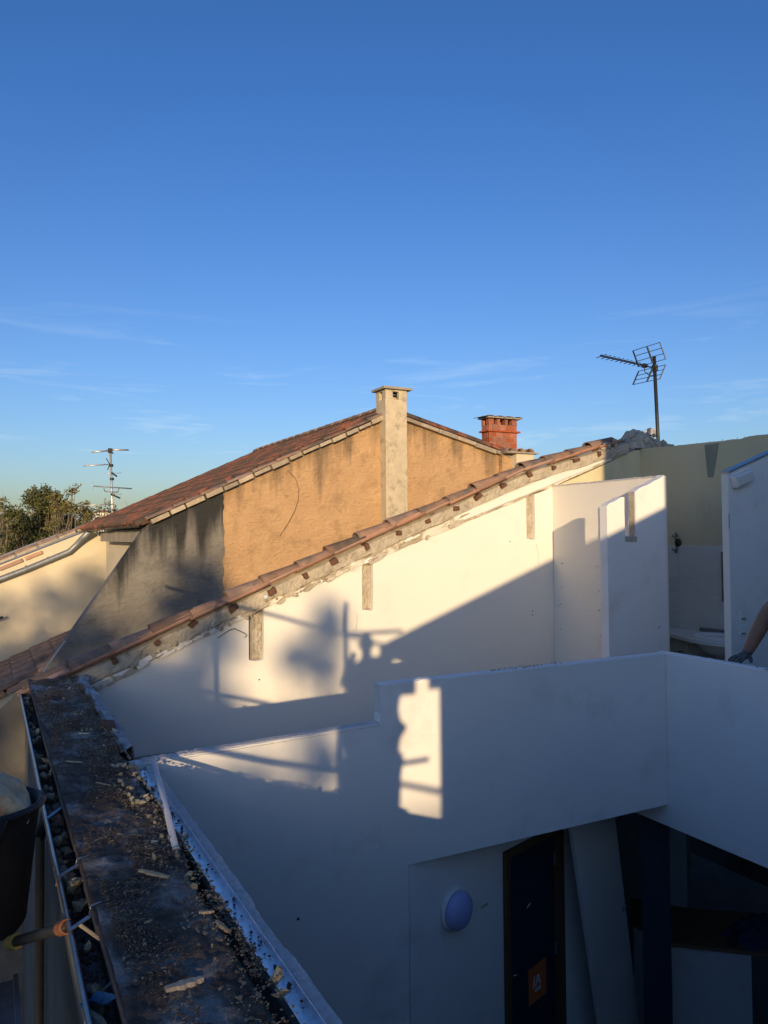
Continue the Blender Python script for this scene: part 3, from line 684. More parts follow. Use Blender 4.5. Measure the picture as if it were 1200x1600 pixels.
MB().box(7.22,7.71,5.1,7.48,-1.72,-1.63).build('lower_shelf', CREAMC, vn)
MB().box(7.22,7.71,5.1,7.48,-2.05,-1.95).build('plinth', CREAMC, vn)
bs = thing('wash_basin', (7.35,6.1,zt), 'white oval wash basin set into the cream vanity', 'basin')
b = MB(); q = P(1120,1000,'u',7.36); c = V((7.36,q.y,zt))
for (k_, prof) in ((0,[(.285,0.03),(.30,.035),(.315,.028),(.32,.010),(.27,-.06),(.17,-.16),(.05,-.20),(0,-.20)]),(1,[(.285,.03),(.26,0),(.20,-.08),(.05,-.13),(0,-.13)])):
    base = len(b.v); n = 28
    for (rr, h) in prof:
        for i in range(n): t = 2*math.pi*i/n; b.v.append(c+V((rr*.72*math.cos(t), rr*math.sin(t)*.95, h)))
    for kk in range(len(prof)-1):
        for i in range(n): j = (i+1) % n; b.f.append((base+kk*n+i, base+kk*n+j, base+(kk+1)*n+j, base+(kk+1)*n+i))
b.build('bowl', CERAM, bs, smooth=True)
MB().lathe(c+V((.17,-.06,.03)), (0,0,1), [(0,.002),(.018,.002),(.018,0)], 10).build('overflow_hole', DARKM, bs)
tp = thing('basin_tap', (7.62,5.95,zt), 'chrome basin tap behind the white basin', 'tap')
MB().lathe((7.60,5.88,zt), (0,0,1), [(.03,0),(.026,.02),(.016,.03),(.016,.11),(.02,.13),(0,.14)], 12).build('tap_body', CHROME, tp, smooth=True)
MB().tube([(7.60,5.88,zt+.09),(7.54,5.90,zt+.13),(7.47,5.93,zt+.10)], .010, 8).build('spout', CHROME, tp, smooth=True)
MB().bar((7.60,5.88,zt+.14),(7.56,5.84,zt+.19), .02, .008).build('lever', CHROME, tp)
MB().box(7.66,7.70,5.75,6.55,zt+.0,zt+.05).build('back_upstand', mat('speckled_stone', (.30,.30,.28), (.12,.12,.11), 60, .5), vn)
sc = thing('wall_sconce', P(1060,849,'u',UY-.03), 'ornate two-armed brass wall sconce with a round plate above the tiles', 'lamp')
q = P(1060,848,'u',UY)
MB().lathe(q, (-1,0,0), [(.052,0),(.055,.008),(.045,.018),(.02,.024),(0,.026)], 20).build('round_plate', mat('aged_brass', (.12,.09,.055), (.08,.06,.04), 30, .4, metal=.6), sc, smooth=True)
MB().tube([q+V((-.035,0,.13)), q+V((-.045,.0,.06)), q+V((-.03,0,0)), q+V((-.045,0,-.06)), q+V((-.035,0,-.13))], .007, 8).build('stem', DARKM, sc, smooth=True)
for s in (1,-1):
    for a in (-1,1):
        MB().tube([q+V((-.045,0,.08*s)), q+V((-.06,.02*a,.10*s)), q+V((-.06,.045*a,.085*s)), q+V((-.06,.04*a,.07*s))], .006, 6).build('scroll_arm', DARKM, sc, smooth=True)
    MB().lathe(q+V((-.055,0,.085*s)), (0,0,s), [(.006,-.02),(.018,-.01),(.02,.006),(.008,.012),(.005,.04)], 12).build('candle_cup', CHROME, sc, smooth=True)
ob = P(1133,862,'u',UY-.03); oc = P(1133,940,'u',UY-.03)
tag(MB().box(UY-.045,UY-.012,ob.y-.35,ob.y+.05,oc.z,ob.z).build('olive_cabinet_panel', OLIVE, bevel=.004), 'olive brown board on the tiles just left of the slanting wall', 'board')

# ------------------------------------------------------------------ lower storey seen below the partition
A0 = V((2.536,4.6,0)); wd = V((.947,.321,0)).normalized(); wn_ = V((.321,-.947,0)).normalized()
def Q(px, py, off=0): p0 = A0+wn_*off; return PN(px, py, p0, wn_)
def along(p): return (p-A0).dot(wd)
def pan(s0, s1, z0, z1, d0, d1, name, m, par, bevel=0):
    c = A0+wd*((s0+s1)/2)+wn_*((d0+d1)/2)+V((0,0,(z0+z1)/2))
    return MB().obox(c, wd, wn_, V((0,0,1)), (s1-s0)/2, abs(d1-d0)/2, (z1-z0)/2).build(name, m, par, bevel=bevel)
sL = along(Q(786,1400)); sR = along(Q(877,1400)); zt_ = Q(788,1330).z
sE = along(Q(925,1400))
dw = thing('angled_wall', (A0.x,A0.y,-4.85), 'shaded white wall set at an angle under the partition, holding the door', 'wall')
pan(.01, sL, -4.85, -2.235, -.10, 0, 'plaster_panel', WHITE_C, dw)
pan(sL, sR, zt_, -2.235, -.10, 0, 'plaster_panel', WHITE_C, dw)
pan(sR, sE+.25, -4.85, -2.235, -.10, 0, 'plaster_panel', WHITE_C, dw)
q = Q(757,1415,.002); MB().obox(q, wd, wn_, V((0,0,1)), .045, .002, .009).build('torn_tape', RAW, dw)
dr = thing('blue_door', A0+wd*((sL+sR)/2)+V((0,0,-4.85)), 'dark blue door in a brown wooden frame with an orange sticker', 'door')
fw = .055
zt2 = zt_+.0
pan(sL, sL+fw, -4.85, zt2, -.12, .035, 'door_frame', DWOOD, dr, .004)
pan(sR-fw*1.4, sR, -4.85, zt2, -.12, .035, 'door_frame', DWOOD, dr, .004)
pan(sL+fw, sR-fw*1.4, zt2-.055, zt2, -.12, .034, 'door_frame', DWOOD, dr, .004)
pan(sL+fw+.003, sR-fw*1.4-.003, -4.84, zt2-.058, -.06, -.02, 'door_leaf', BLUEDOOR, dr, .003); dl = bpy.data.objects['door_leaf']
for hz_ in (-4.4,-3.5,-2.75):
    hp_ = A0+wd*(sR-fw*1.4-.004)+wn_*(-.012)+V((0,0,hz_)); MB().tube([hp_-V((0,0,.05)), hp_+V((0,0,.05))], .010, 8).build('hinge', METAL, dl)
h = Q(801,1523,.02); MB().tube([h-wn_*.04, h+wn_*.02, h+wn_*.025+wd*.02, h+wn_*.025+wd*.11+V((0,0,.01))], .008, 8).build('door_handle', CHROME, dl, smooth=True)
st = Q(840,1531,-.017)
pan(along(st)-.13, along(st)+.13, st.z-.16, st.z+.13, -.0195, -.017, 'orange_sticker', ORANGE, dl)
for (dx, dz, hw, hh, sh) in ((-.055,.0,.008,.045,.25),(-.015,.0,.008,.045,.35),(.025,.0,.008,.045,-.3),(.005,-.005,.022,.006,0),(-.03,-.07,.010,.014,0),(-.005,-.07,.010,.014,0),(.02,-.07,.010,.014,0),(.042,-.07,.006,.014,0)):
    c = st+wd*dx+V((0,0,dz))+wn_*.0008; zx = (V((0,0,1))+wd*sh).normalized()
    MB().obox(c, wd, wn_, zx, hw, .0008, hh).build('sticker_print', PAPERW, dl)
c = Q(826,1415,-.016); MB().obox(c, (wd+V((0,0,.35))).normalized(), wn_, V((0,0,1)), .028, .001, .006).build('paper_scrap', PAPERW, dl)
lc = Q(708,1419); la = thing('wall_lamp', lc, 'round bluish opal wall lamp glowing faintly against the shaded wall, unlit', 'lamp')
la['label'] = 'round bluish opal wall lamp, unlit, left of the blue door'
MB().lathe(lc, wn_, [(.135,0),(.148,.004),(.148,.028),(.130,.034)], 28).build('base_ring', WHITE_C, la, smooth=True)
MB().lathe(lc, wn_, [(.122,.028),(.135,.045),(.135,.06),(.12,.085),(.085,.105),(.04,.115),(0,.117)], 32).build('opal_shade', LAMPG, la, smooth=True)
# loose panel leaning in the opening
lp = thing('leaning_panel', P(960,1500,'v',5.3), 'tall pale board leaning at a slant right of the blue door', 'board')
dpl = wn_
p0 = A0+wn_*.22
c1, c2, c3_, c4 = [PN(x, y, p0, wn_) for (x, y) in ((890,1265),(958,1250),(1004,1640),(944,1640))]
b = MB(); b.add([c1,c2,c3_,c4,c1-wn_*.04,c2-wn_*.04,c3_-wn_*.04,c4-wn_*.04], [(0,1,2,3),(7,6,5,4),(0,4,5,1),(1,5,6,2),(2,6,7,3),(3,7,4,0)])
b.build('board', BOARD, lp, bevel=.003)
q = PN(974,1421,p0+wn_*.003,wn_); MB().lathe(q, wn_, [(.018,0),(.018,.002),(.012,.002),(.012,-.0)], 10).build('latch_hole', DARKM, lp)
# blue column
cl = P(1024,1350,'v',5.05)
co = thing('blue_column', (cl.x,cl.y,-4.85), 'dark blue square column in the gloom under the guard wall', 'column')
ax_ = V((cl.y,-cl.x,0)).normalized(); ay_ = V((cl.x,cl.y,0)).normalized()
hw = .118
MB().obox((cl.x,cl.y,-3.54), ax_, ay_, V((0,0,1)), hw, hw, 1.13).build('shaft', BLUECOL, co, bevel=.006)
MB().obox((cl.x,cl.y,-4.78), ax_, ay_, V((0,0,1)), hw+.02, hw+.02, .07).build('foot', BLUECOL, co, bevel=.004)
# counter
cz = -3.85
ca = [P(x, y, 'z', cz) for (x, y) in ((985,1440),(1045,1473),(1200,1490),(1330,1504),(1330,1440),(1200,1428),(1073,1418),(985,1404))]
kt = thing('wooden_counter', (ca[1].x,ca[1].y,-4.85), 'brown wooden counter top on a white base beyond the blue column', 'counter')
MB().prism([(p.x,p.y) for p in ca], 'z', cz-.035, cz).build('counter_top', CWOOD, kt, bevel=.003)
def vpanel(a, c, z0, z1, d, name, m, par):
    a, c = V((a.x,a.y,0)), V((c.x,c.y,0)); t = (c-a).normalized(); n = V((t.y,-t.x,0))
    if n.dot(a) > 0: n = -n
    mid_ = (a+c)/2-n*(.05+d); return MB().obox(mid_+V((0,0,(z0+z1)/2)), t, n, V((0,0,1)), (c-a).length/2, .03, (z1-z0)/2).build(name, m, par)
e1 = P(1175,1488,'z',cz)
vpanel(ca[0], ca[1], -4.85, cz-.036, .02, 'base_panel', WHITE_C, kt)
vpanel(ca[1], e1, -4.85, cz-.036, .02, 'base_panel', WHITE_C, kt)
dn = thing('denim_jacket', P(1180,1462,'z',cz), 'crumpled blue denim jacket dropped on the brown counter', 'jacket')
q = P(1185,1462,'z',cz); b = MB()
def f(s, t):
    a = (s-.5)*.62; c = (t-.5)*.40; rr = max(0, 1-(a/.31)**2)*max(0, 1-(c/.2)**2)
    return (q.x+a+.03*fn(t*5,s*3), q.y+c+.03*fn(s*5,t*4,3), cz+.003+rr**.6*(.15+.07*fn(s*7,t*6)+.04*fn(s*17,t*15)))
b.grid(36, 26, f); b.build('folded_body', DENIM, dn, smooth=True)
b = MB(); b.tube([q+V((-.18,.02,.05)), q+V((-.30,.04,.035)), q+V((-.40,-.02,.03))], .06, 10, .045); b.build('sleeve', CLOTHD, dn, smooth=True)
wb = thing('back_wall_lower', (6,8,-4.85), 'very dark rear wall of the lower room behind the counter', 'wall')
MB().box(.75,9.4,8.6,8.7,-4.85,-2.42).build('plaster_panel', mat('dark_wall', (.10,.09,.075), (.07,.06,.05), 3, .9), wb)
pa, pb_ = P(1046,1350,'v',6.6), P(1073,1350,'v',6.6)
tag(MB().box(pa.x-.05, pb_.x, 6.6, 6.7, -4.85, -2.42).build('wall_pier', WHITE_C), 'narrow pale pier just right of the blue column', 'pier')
hb = P(1175,1400,'v',6.0); h2 = thing('wooden_chair_back', (hb.x,hb.y,-3.85), 'dark wooden crate of slats standing on the back of the counter', 'crate')
for k in range(4): MB().box(hb.x-.12,hb.x+.35,6.0,6.02,-3.80+k*.085,-3.74+k*.085).build('slat', DWOOD, h2)
for a in (-.12,.33): MB().box(hb.x+a,hb.x+a+.02,6.022,6.04,-3.85,-3.46).build('post', DWOOD, h2)
rl = thing('pale_rail', P(980,1405,'v',6.3), 'thin pale batten crossing the dark gap left of the blue column', 'batten')
MB().bar(P(970,1416,'v',6.2), P(1008,1405,'v',6.3), .03, .02).build('batten', BOARD, rl)
# right and rear enclosing walls of the building
ow = thing('rear_wall', (9.5,3,-6.8), 'plain outer wall on the far side of the stripped house', 'wall')
MB().box(9.5,9.7,-.8,9.5,-6.8,.3).build('masonry', FACADE, ow)

# ------------------------------------------------------------------ people
def skinbody(name, chain, edges, m, parent, sub=2, root=0):
    off = WL[parent.name] if parent is not None else V((0,0,0))
    me = bpy.data.meshes.new(name); me.from_pydata([tuple(V(p)-off) for p, r in chain], edges, [])
    o = bpy.data.objects.new(name, me); S.collection.objects.link(o); me.materials.append(m)
    md = o.modifiers.new('skin', 'SKIN'); md.use_smooth_shade = True
    for i, (p, r) in enumerate(chain):
        sv = me.skin_vertices[0].data[i]; sv.radius = (r if hasattr(r, '__len__') else (r, r)); sv.use_root = (i == root)
    s2 = o.modifiers.new('sub', 'SUBSURF'); s2.levels = sub; s2.render_levels = sub
    if parent is not None: o.parent = parent
    WL[o.name] = off; return o
def person(label, base, face, hgt, arms, cloth_m, top_m, sleeve=True):
    """face = unit direction; arms = two lists of world points shoulder..wrist"""
    t = thing('person', base, label, 'person')
    B = V(base); fwd = V(face).normalized(); rt_ = fwd.cross(V((0,0,1))).normalized(); k = hgt/1.75
    def w(r_, f_, z_): return B+rt_*r_*k+fwd*f_*k+V((0,0,z_*k))
    ch = [(w(0,0,.95),(.15*k,.11*k)),(w(0,0,1.12),(.14*k,.10*k)),(w(0,.01,1.30),(.165*k,.11*k)),(w(0,0,1.43),(.12*k,.085*k)),(w(0,0,1.50),(.055*k,.055*k)),
          (w(0,.01,1.58),(.06*k,.07*k)),(w(0,.02,1.66),(.075*k,.095*k)),(w(0,.01,1.74),(.05*k,.06*k)),
          (w(.10,0,.86),.10*k),(w(.11,.01,.50),.065*k),(w(.11,-.02,.28),.06*k),(w(.11,-.03,.08),.042*k),(w(.12,.12,.04),.038*k),
          (w(-.10,0,.86),.10*k),(w(-.11,.01,.50),.065*k),(w(-.11,-.02,.28),.06*k),(w(-.11,-.03,.08),.042*k),(w(-.12,.12,.04),.038*k)]
    ed = [(0,1),(1,2),(2,3),(3,4),(4,5),(5,6),(6,7),(0,8),(8,9),(9,10),(10,11),(11,12),(0,13),(13,14),(14,15),(15,16),(16,17)]
    for a in arms:
        prev = 3
        rs = [.085,.075,.068,.060,.040] if not sleeve else [.062,.048,.045,.038,.030]
        for i, p in enumerate(a):
            ch.append((p, rs[min(i,4)]*k)); ed.append((prev, len(ch)-1)); prev = len(ch)-1
    skinbody('body', ch, ed, SKIN, t)
    # clothes follow the body
    tc_ = [(p, (r[0]+.012, r[1]+.012) if hasattr(r,'__len__') else r+.012) for p, r in ch[:4]]; te = [(0,1),(1,2),(2,3)]
    for a in arms:
        pr = 3
        for i, p in enumerate(a[:2 if not sleeve else 3]): tc_.append((p, [.072,.058,.055][i]*k)); te.append((pr, len(tc_)-1)); pr = len(tc_)-1
    if sleeve:
        tc_[0:4] = [(tc_[0][0],(.195*k,.15*k)),(tc_[1][0],(.195*k,.15*k)),(tc_[2][0],(.205*k,.15*k)),(tc_[3][0],(.15*k,.11*k))]
        tc_.append((w(0,0,.72),(.19*k,.15*k))); te.append((0,len(tc_)-1)); tc_.append((w(0,0,.50),(.175*k,.14*k))); te.append((len(tc_)-2,len(tc_)-1))
    skinbody('jacket' if sleeve else 'shirt', tc_, te, top_m, t)
    lc_ = [(ch[0][0],(.165*k,.125*k))]+[(ch[i][0], ch[i][1]+.014) for i in (8,9,10,11,13,14,15,16)]
    skinbody('trousers', lc_, [(0,1),(1,2),(2,3),(3,4),(0,5),(5,6),(6,7),(7,8)], cloth_m, t)
    hd = w(0,.02,1.65)
    bm_ = MB()
    def hf(s, q_):
        th, ph = s*2*math.pi, q_*math.pi*.55; r1 = .098*k
        return hd+rt_*(r1*.85*math.sin(ph)*math.cos(th))+fwd*(r1*1.05*math.sin(ph)*math.sin(th)-.012)+V((0,0,r1*1.15*math.cos(ph)+.01))
    bm_.grid(20, 10, hf).build('hair', HAIR, t, smooth=True)
    for s in (-1,1):
        MB().lathe(hd+rt_*.03*s*k+fwd*.088*k+V((0,0,.0)), fwd, [(.011,0),(.008,.006),(0,.008)], 8).build('eye', DARKM, t)
        MB().lathe(hd+rt_*.078*s*k+V((0,0,-.01)), rt_*s, [(.02,0),(.03,.01),(.012,.016)], 8).build('ear', SKIN, t, smooth=True)
    b = MB(); nb_ = hd+fwd*.095*k; b.add([nb_+V((0,0,.02)), nb_-rt_*.014-V((0,0,.03)), nb_+rt_*.014-V((0,0,.03)), nb_+fwd*.022-V((0,0,.026))], [(0,1,3),(0,3,2),(1,2,3)]); b.build('nose', SKIN, t)
    MB().obox(hd+fwd*.094*k-V((0,0,.05)), rt_, fwd, V((0,0,1)), .022, .004, .005).build('mouth', TERRAL, t)
    return t
def hand(t, wrist, d, palm_n, m, k=1.0, curl=.5):
    """palm and five separate fingers; d = direction of the fingers, palm_n = out of the back of the hand"""
    d = V(d).normalized(); n = V(palm_n); n = (n-d*n.dot(d)).normalized(); s = d.cross(n)
    ch = [(wrist, (.026*k,.022*k)), (wrist+d*.035*k, (.036*k,.020*k)), (wrist+d*.075*k, (.038*k,.017*k))]
    skinbody('palm', ch, [(0,1),(1,2)], m, t, 2)
    for i, (o_, L) in enumerate(((-.030,.068),(-.010,.080),(.011,.075),(.030,.058))):
        p = wrist+d*.070*k+s*o_*k; q = [p-d*.02*k]; ang = 0; c = p; dd = (d+s*o_*4).normalized()
        for seg in (.45,.32,.25):
            ang += curl*.75; v_ = dd*math.cos(ang)-n*math.sin(ang); c = c+v_*L*seg*k; q.append(c)
        skinbody('finger', [(x, [.011,.0105,.0095,.008][j]*k) for j, x in enumerate(q)], [(0,1),(1,2),(2,3)], m, t, 1)
    p = wrist+d*.025*k-s*.028*k
    skinbody('thumb', [(p,.013*k),(p+(d*.6-s*.7-n*.2).normalized()*.035*k,.012*k),(p+(d*.9-s*.8-n*.45).normalized()*.068*k,.010*k)], [(0,1),(1,2)], m, t, 1)
# worker behind the guard wall: only the bare forearm and the gloved hand are in view
hw_ = P(1166,1023,'z',-.965)          # wrist
fingers = P(1143,1031,'z',-.985)
elb = P(1207,943,'u',hw_.x+.10)
base = V((5.62,3.12,-2.05))
fc = (V((hw_.x,hw_.y,0))-V((base.x,base.y,0))).normalized()
rtv = fc.cross(V((0,0,1)))
sh = base+rtv*(-.17)+V((0,0,1.40))+fc*.02
wk = person('bare-armed worker behind the guard wall, a grey-gloved hand resting on its top', base, fc, 1.74,
            [[sh, lerp(sh, elb, .55), elb, lerp(elb, hw_, .55), hw_], [base+rtv*.19+V((0,0,1.36)), base+rtv*.26+V((0,0,1.10)), base+rtv*.25+fc*.06+V((0,0,.98)), base+rtv*.22+fc*.14+V((0,0,.88))]], CLOTHD, CLOTHD, sleeve=False)
hand(wk, hw_+V((0,0,.0)), fingers-hw_, V((0,0,1)), GLOVE, 1.35, .22)
skinbody('glove_cuff', [(lerp(hw_,elb,.18),(.052,.048)),(hw_,(.045,.040)),(lerp(hw_,fingers,.4),(.045,.030))], [(0,1),(1,2)], GLOVE, wk)
wk.name = 'person'
# photographer, standing on the scaffold just behind the camera; throws the head-and-shoulders shadow
phb = V((-.07,-.40,-1.65))
ph = person('photographer in dark clothes standing on the scaffold behind the camera', phb, (.30,.95,0), 1.72,
            [[phb+V((.15,.0,1.36)), phb+V((.20,.14,1.18)), phb+V((.19,.25,1.32)), phb+V((.16,.30,1.46)), phb+V((.14,.33,1.52))],
             [phb+V((-.17,.05,1.36)), phb+V((-.16,.2,1.18)), phb+V((-.07,.28,1.32)), phb+V((.0,.33,1.46)), phb+V((.02,.34,1.52))]], CLOTHD, CLOTHD)

# ------------------------------------------------------------------ scaffold (mostly out of frame, it throws the pole shadows)
sf = thing('scaffold', (-.45,2,-6.8), 'steel tube scaffold with grey deck standing against the eaves', 'scaffold')
UO = -.45
for v, zt3 in ((-.72,.50),(2.25,.50),(5.22,-.3),(-3.7,.5)):
    MB().tube([(UO,v,-6.8),(UO,v,zt3)], .024, 10).build('upright', METAL, sf, smooth=True)
    MB().tube([(.06,v,-6.8),(.06,v,-1.75)], .024, 10).build('upright', METAL, sf, smooth=True)
for z in (.145,-.76):
    MB().tube([(UO,-3.8,z),(UO,5.3,z)], .020, 10).build('guard_rail', METAL, sf, smooth=True)
MB().box(-.22,.085,-.77,-.745,-.30,-.10).build('shadow_board', WOOD, sf); MB().box(.195,.31,-.77,-.745,-.28,-.12).build('shadow_board', WOOD, sf)  # unseen boards, added and shaped to shade the top of the sunlit patch
for z in (-.76,): MB().tube([(UO,-.72,z),(.20,-.72,z)], .018, 10).build('end_rail', METAL, sf, smooth=True)
MB().tube([(UO,-.72,.155),(.22,-.72,.145)], .022, 10).build('end_rail', METAL, sf, smooth=True)
MB().box(-.43,.112,-3.7,3.25,-1.70,-1.655).build('deck', METAL, sf)
MB().box(.095,.112,-3.7,3.25,-1.655,-1.635).build('deck_edge', METAL, sf)
MB().box(UO-.01,UO+.01,-3.7,5.2,-1.65,-1.50).build('toe_board', WOOD, sf)
tA, tB = P(22,1472,'z',-1.60), P(104,1448,'u',.255)
MB().tube([tA, tB], .020, 10).build('tie_tube', MASTM, sf, smooth=True)
MB().tube([lerp(tA,tB,.90), tB], .026, 10).build('coupler', TUBEO, sf)
MB().lathe(tA, (tB-tA), [(.03,-.03),(.03,.03),(.02,.03)], 10).build('coupler', mat('yellow_coupler', (.28,.20,.05), None, 9, .6), sf)
# bucket with a stone in it
bk = P(0,1250,'u',.0)
q = P(60,1256,'z',-1.632+.52); bc = V((q.x,q.y,-1.632))-cr0*.24
bu = thing('rubble_bucket', bc, 'large black rubber bucket filled with stone on the scaffold deck', 'bucket')
b = MB().lathe(bc, (0,0,1), [(0,0),(.155,0),(.175,.03),(.225,.50),(.235,.52),(.225,.525),(.212,.50),(.165,.05),(0,.04)], 36); b.build('tub', BLACKR, bu, smooth=True)
MB().tube([bc+V((.24*math.cos(t),.24*math.sin(t),.51-.0*math.sin(t*2))) for t in [6.283*k/36 for k in range(37)]], .011, 8).build('rolled_rim', BLACKR, bu, smooth=True)
rr = cr0
hp = bc+rr*.05-V((0,0,0))
fr = V((-bc.x,-bc.y,0)).normalized()
MB().tube([bc+fr*.22+rr*-.10+V((0,0,.50)), bc+fr*.27+rr*-.09+V((0,0,.42)), bc+fr*.27+rr*.05+V((0,0,.44)), bc+fr*.21+rr*.09+V((0,0,.52))], .016, 8).build('handle', BLACKR, bu, smooth=True)
o = place(rock_mesh('broken_stone', 41, mat('buff_broken_stone', (.60,.52,.36), (.48,.39,.26), 9, .95, .7, 40, c3=(.40,.22,.11), s3=5, w3=(.56,.66)), 3, .22), 'broken_stone', None, bc+V((.0,0,.52))+rr*.05, Euler((.3,.2,.5)), (.17,.14,.12))
tag(o, 'buff broken stone with a rusty face, sitting in the black bucket', 'stone')
dp = thing('drainpipe', P(62,1350,'u',.262), 'dark brown drainpipe on the house front below the gutter', 'pipe')
q = P(62,1300,'u',.262)
MB().tube([(q.x,q.y,-6.8),(q.x,q.y,-1.62)], .026, 12).build('tube', mat('brown_pipe', (.12,.085,.04), (.10,.07,.035), 6, .4), dp, smooth=True)
MB().tube([(q.x,q.y,-1.64),(q.x+.02,q.y,-1.55),(.30,q.y,-1.45)], .026, 12).build('swan_neck', DARKM, dp, smooth=True)
# ------------------------------------------------------------------ neighbour: gable building
VG, VK = 11.0, 17.7
gb = thing('ochre_gable_house', (5,14,-6.8), 'ochre rendered gable house with stained wall and tiled roof', 'house')
ap = (5.78,1.99); ev = (2.03,.26); er = (8.25,1.36)
mL = (ap[1]-ev[1])/(ap[0]-ev[0]); mR = (er[1]-ap[1])/(er[0]-ap[0])
uG = P(349,800,'v',VG).x
def gz(u): return ev[1]+(u-ev[0])*mL if u < ap[0] else ap[1]+(u-ap[0])*mR
oc_ = [(uG-.25,-6.8),(er[0]+.12,-6.8),(er[0]+.12,gz(er[0])-.02),ap,(uG-.25,gz(uG-.25)-.03)]
MB().prism(oc_, 'v', VG, VG+.25).build('ochre_render', OCHRE, gb)
c0, c1_ = P(75,1040,'v',VG), P(238,806,'v',VG)
slp = (c1_.z-c0.z)/(c1_.x-c0.x)
gp = [(.15,-6.8)]+[(uG+.045*fn(k*.31,3)+.02*fn(k*1.3,8), min(-3+k*.07, gz(uG-.03)-.02)) for k in range(52)]+[(uG-.03,gz(uG-.03)),(c1_.x,gz(c1_.x)),(.15,c1_.z+(.15-c1_.x)*slp)]
MB().prism(gp, 'v', VG-.015, VG+.25).build('grey_render', GREYR, gb)
MB().bar((c1_.x+.02,VG+.08,gz(c1_.x)-.02),(.13,VG+.08,c1_.z+(.13-c1_.x)*slp-.01), .13, .03).build('zinc_edge', ZINC, gb)
MB().box(2.30,2.45,VG+.25,VK,-6.8,.18).build('front_wall', CREAM, gb)
MB().box(2.06,2.30,VG+.9,VK-1.0,-.08,.12).build('eaves_beam', CONC, gb)
MB().box(er[0]-.2,er[0]+.1,VG+.25,VK,-6.8,1.2).build('rear_wall', CREAM, gb)
MB().prism([(2.46,-6.8),(er[0]+.1,-6.8),(er[0]+.1,gz(er[0])-.04),(ap[0],ap[1]-.04),(2.46,gz(2.46)-.05)], 'v', VK-.2, VK).build('far_gable', CREAM, gb)
# roof decks
sLn = V((1,0,mL)).normalized(); 
MB().prism([(1.9,gz(1.9)-.04),(ap[0],ap[1]-.04),(er[0]+.3,gz(er[0]+.3)-.04),(er[0]+.3,gz(er[0]+.3)+.0),(ap[0],ap[1]+.0),(1.9,gz(1.9)+.0)], 'v', VG-.02, VK+.05).build('roof_deck', mat('roof_underlay', (.10,.05,.035), None, 9, .95), gb)
RT = tile_mesh('roof_tile', .46, .098, .082, .013, TERRAR, 6)
RT2 = tile_mesh('roof_tile_low', .46, .085, .095, .013, TERRAR, 6)
angL = math.atan(mL); angR = math.atan(mR); cnt = 0; far = MB()
def addmesh(mb, me, M4): n = len(mb.v); mb.v += [M4@q.co for q in me.vertices]; mb.f += [tuple(i+n for i in p.vertices) for p in me.polygons]
rows = int((ap[0]-1.80)/.36)
for ci in range(34):
    v = VG+.10+ci*.20
    if v > VK+.05: break
    for ri in range(rows+1):
        u = 1.82+ri*.36+random.uniform(-.012,.012)
        if u > ap[0]-.15: continue
        lift = .055 if random.random() > .06 else .075
        loc = V((u, v+random.uniform(-.012,.012), gz(u)-.015)); rot = Euler((random.uniform(-.06,.06), -angL+.03, random.uniform(-.03,.03)))
        if ci < 27 and cnt < 290: place(RT, 'roof_tile', gb, loc, rot); cnt += 1
        else: addmesh(far, RT, Matrix.Translation(loc)@rot.to_matrix().to_4x4())
        loc2 = V((u-.05, v+.10, gz(u)+.06)); rot2 = Euler((math.pi, -angL-.03, 0))
        addmesh(far, RT2, Matrix.Translation(loc2)@rot2.to_matrix().to_4x4()@Matrix.Scale(.8,4,V((0,0,1))))
for ci in range(34):                                        # right-hand slope
    v = VG+.08+ci*.20
    for ri in range(7):
        u = ap[0]+.15+ri*.36; loc = V((u, v, gz(u)+.04+.0)); rot = Euler((0, -angR-.03, math.pi)); 
        rot = Euler((random.uniform(-.05,.05), -(-angR), math.pi)); addmesh(far, RT, Matrix.Translation(V((u+.44, v, gz(u+.44)+.04)))@Matrix.Rotation(math.pi,4,'Z')@Matrix.Rotation(angR-.03,4,'Y'))
tag(far.build('roof_tile', TERRAR, gb, smooth=True), kind='stuff')
for k in range(17): place(CAPT, 'ridge_tile', gb, (ap[0], VG+.02+k*.40, ap[1]+.05), Euler((0, 0, math.pi/2+random.uniform(-.02,.02))), (1,1.2,.9))
# verge: bedding blocks under the edge tiles
u = 2.0
while u < er[0]:
    L = random.uniform(.20,.30) if u < ap[0] else random.uniform(.3,.42)
    if not (5.45 < u+L/2 < 6.2 and 0):
        m_ = mL if u+L/2 < ap[0] else mR; a = V((1,0,m_)).normalized(); c = V((u+L/2, VG-.045, gz(u+L/2)-.035+random.uniform(-.008,.008)))
        MB().obox(c, a, V((0,1,0)), V((-a.z,0,a.x)), L/2*1.03-.005, .055+random.uniform(0,.015), .030+random.uniform(-.006,.008)).build('verge_block', VERGE, gb, bevel=.008)
    u += L
for ri in range(10):                                        # verge tiles on the edge
    u = 1.95+ri*.38
    if u < ap[0]-.2: place(CAPT, 'verge_tile', gb, (u, VG-.02, gz(u)+.0), Euler((-.15, -angL+.02, 0)), (1,.9,.62)).data
for ri in range(6):
    u = ap[0]+.42+ri*.38
    place(CAPT, 'verge_tile', gb, (u, VG+.02, gz(u)+.0), Euler((0,0,math.pi))@Euler((0,0,0)) if 0 else (0, angR*-1*-1, math.pi), (1,.8,.40))
cab = [P(x,y,'v',VG-.02) for (x,y) in ((450,735),(462,748),(467,765),(466,782),(460,800),(450,818),(441,832),(437,838))]
MB().tube(cab, .0035, 5).build('loose_cable', DARKM, gb)
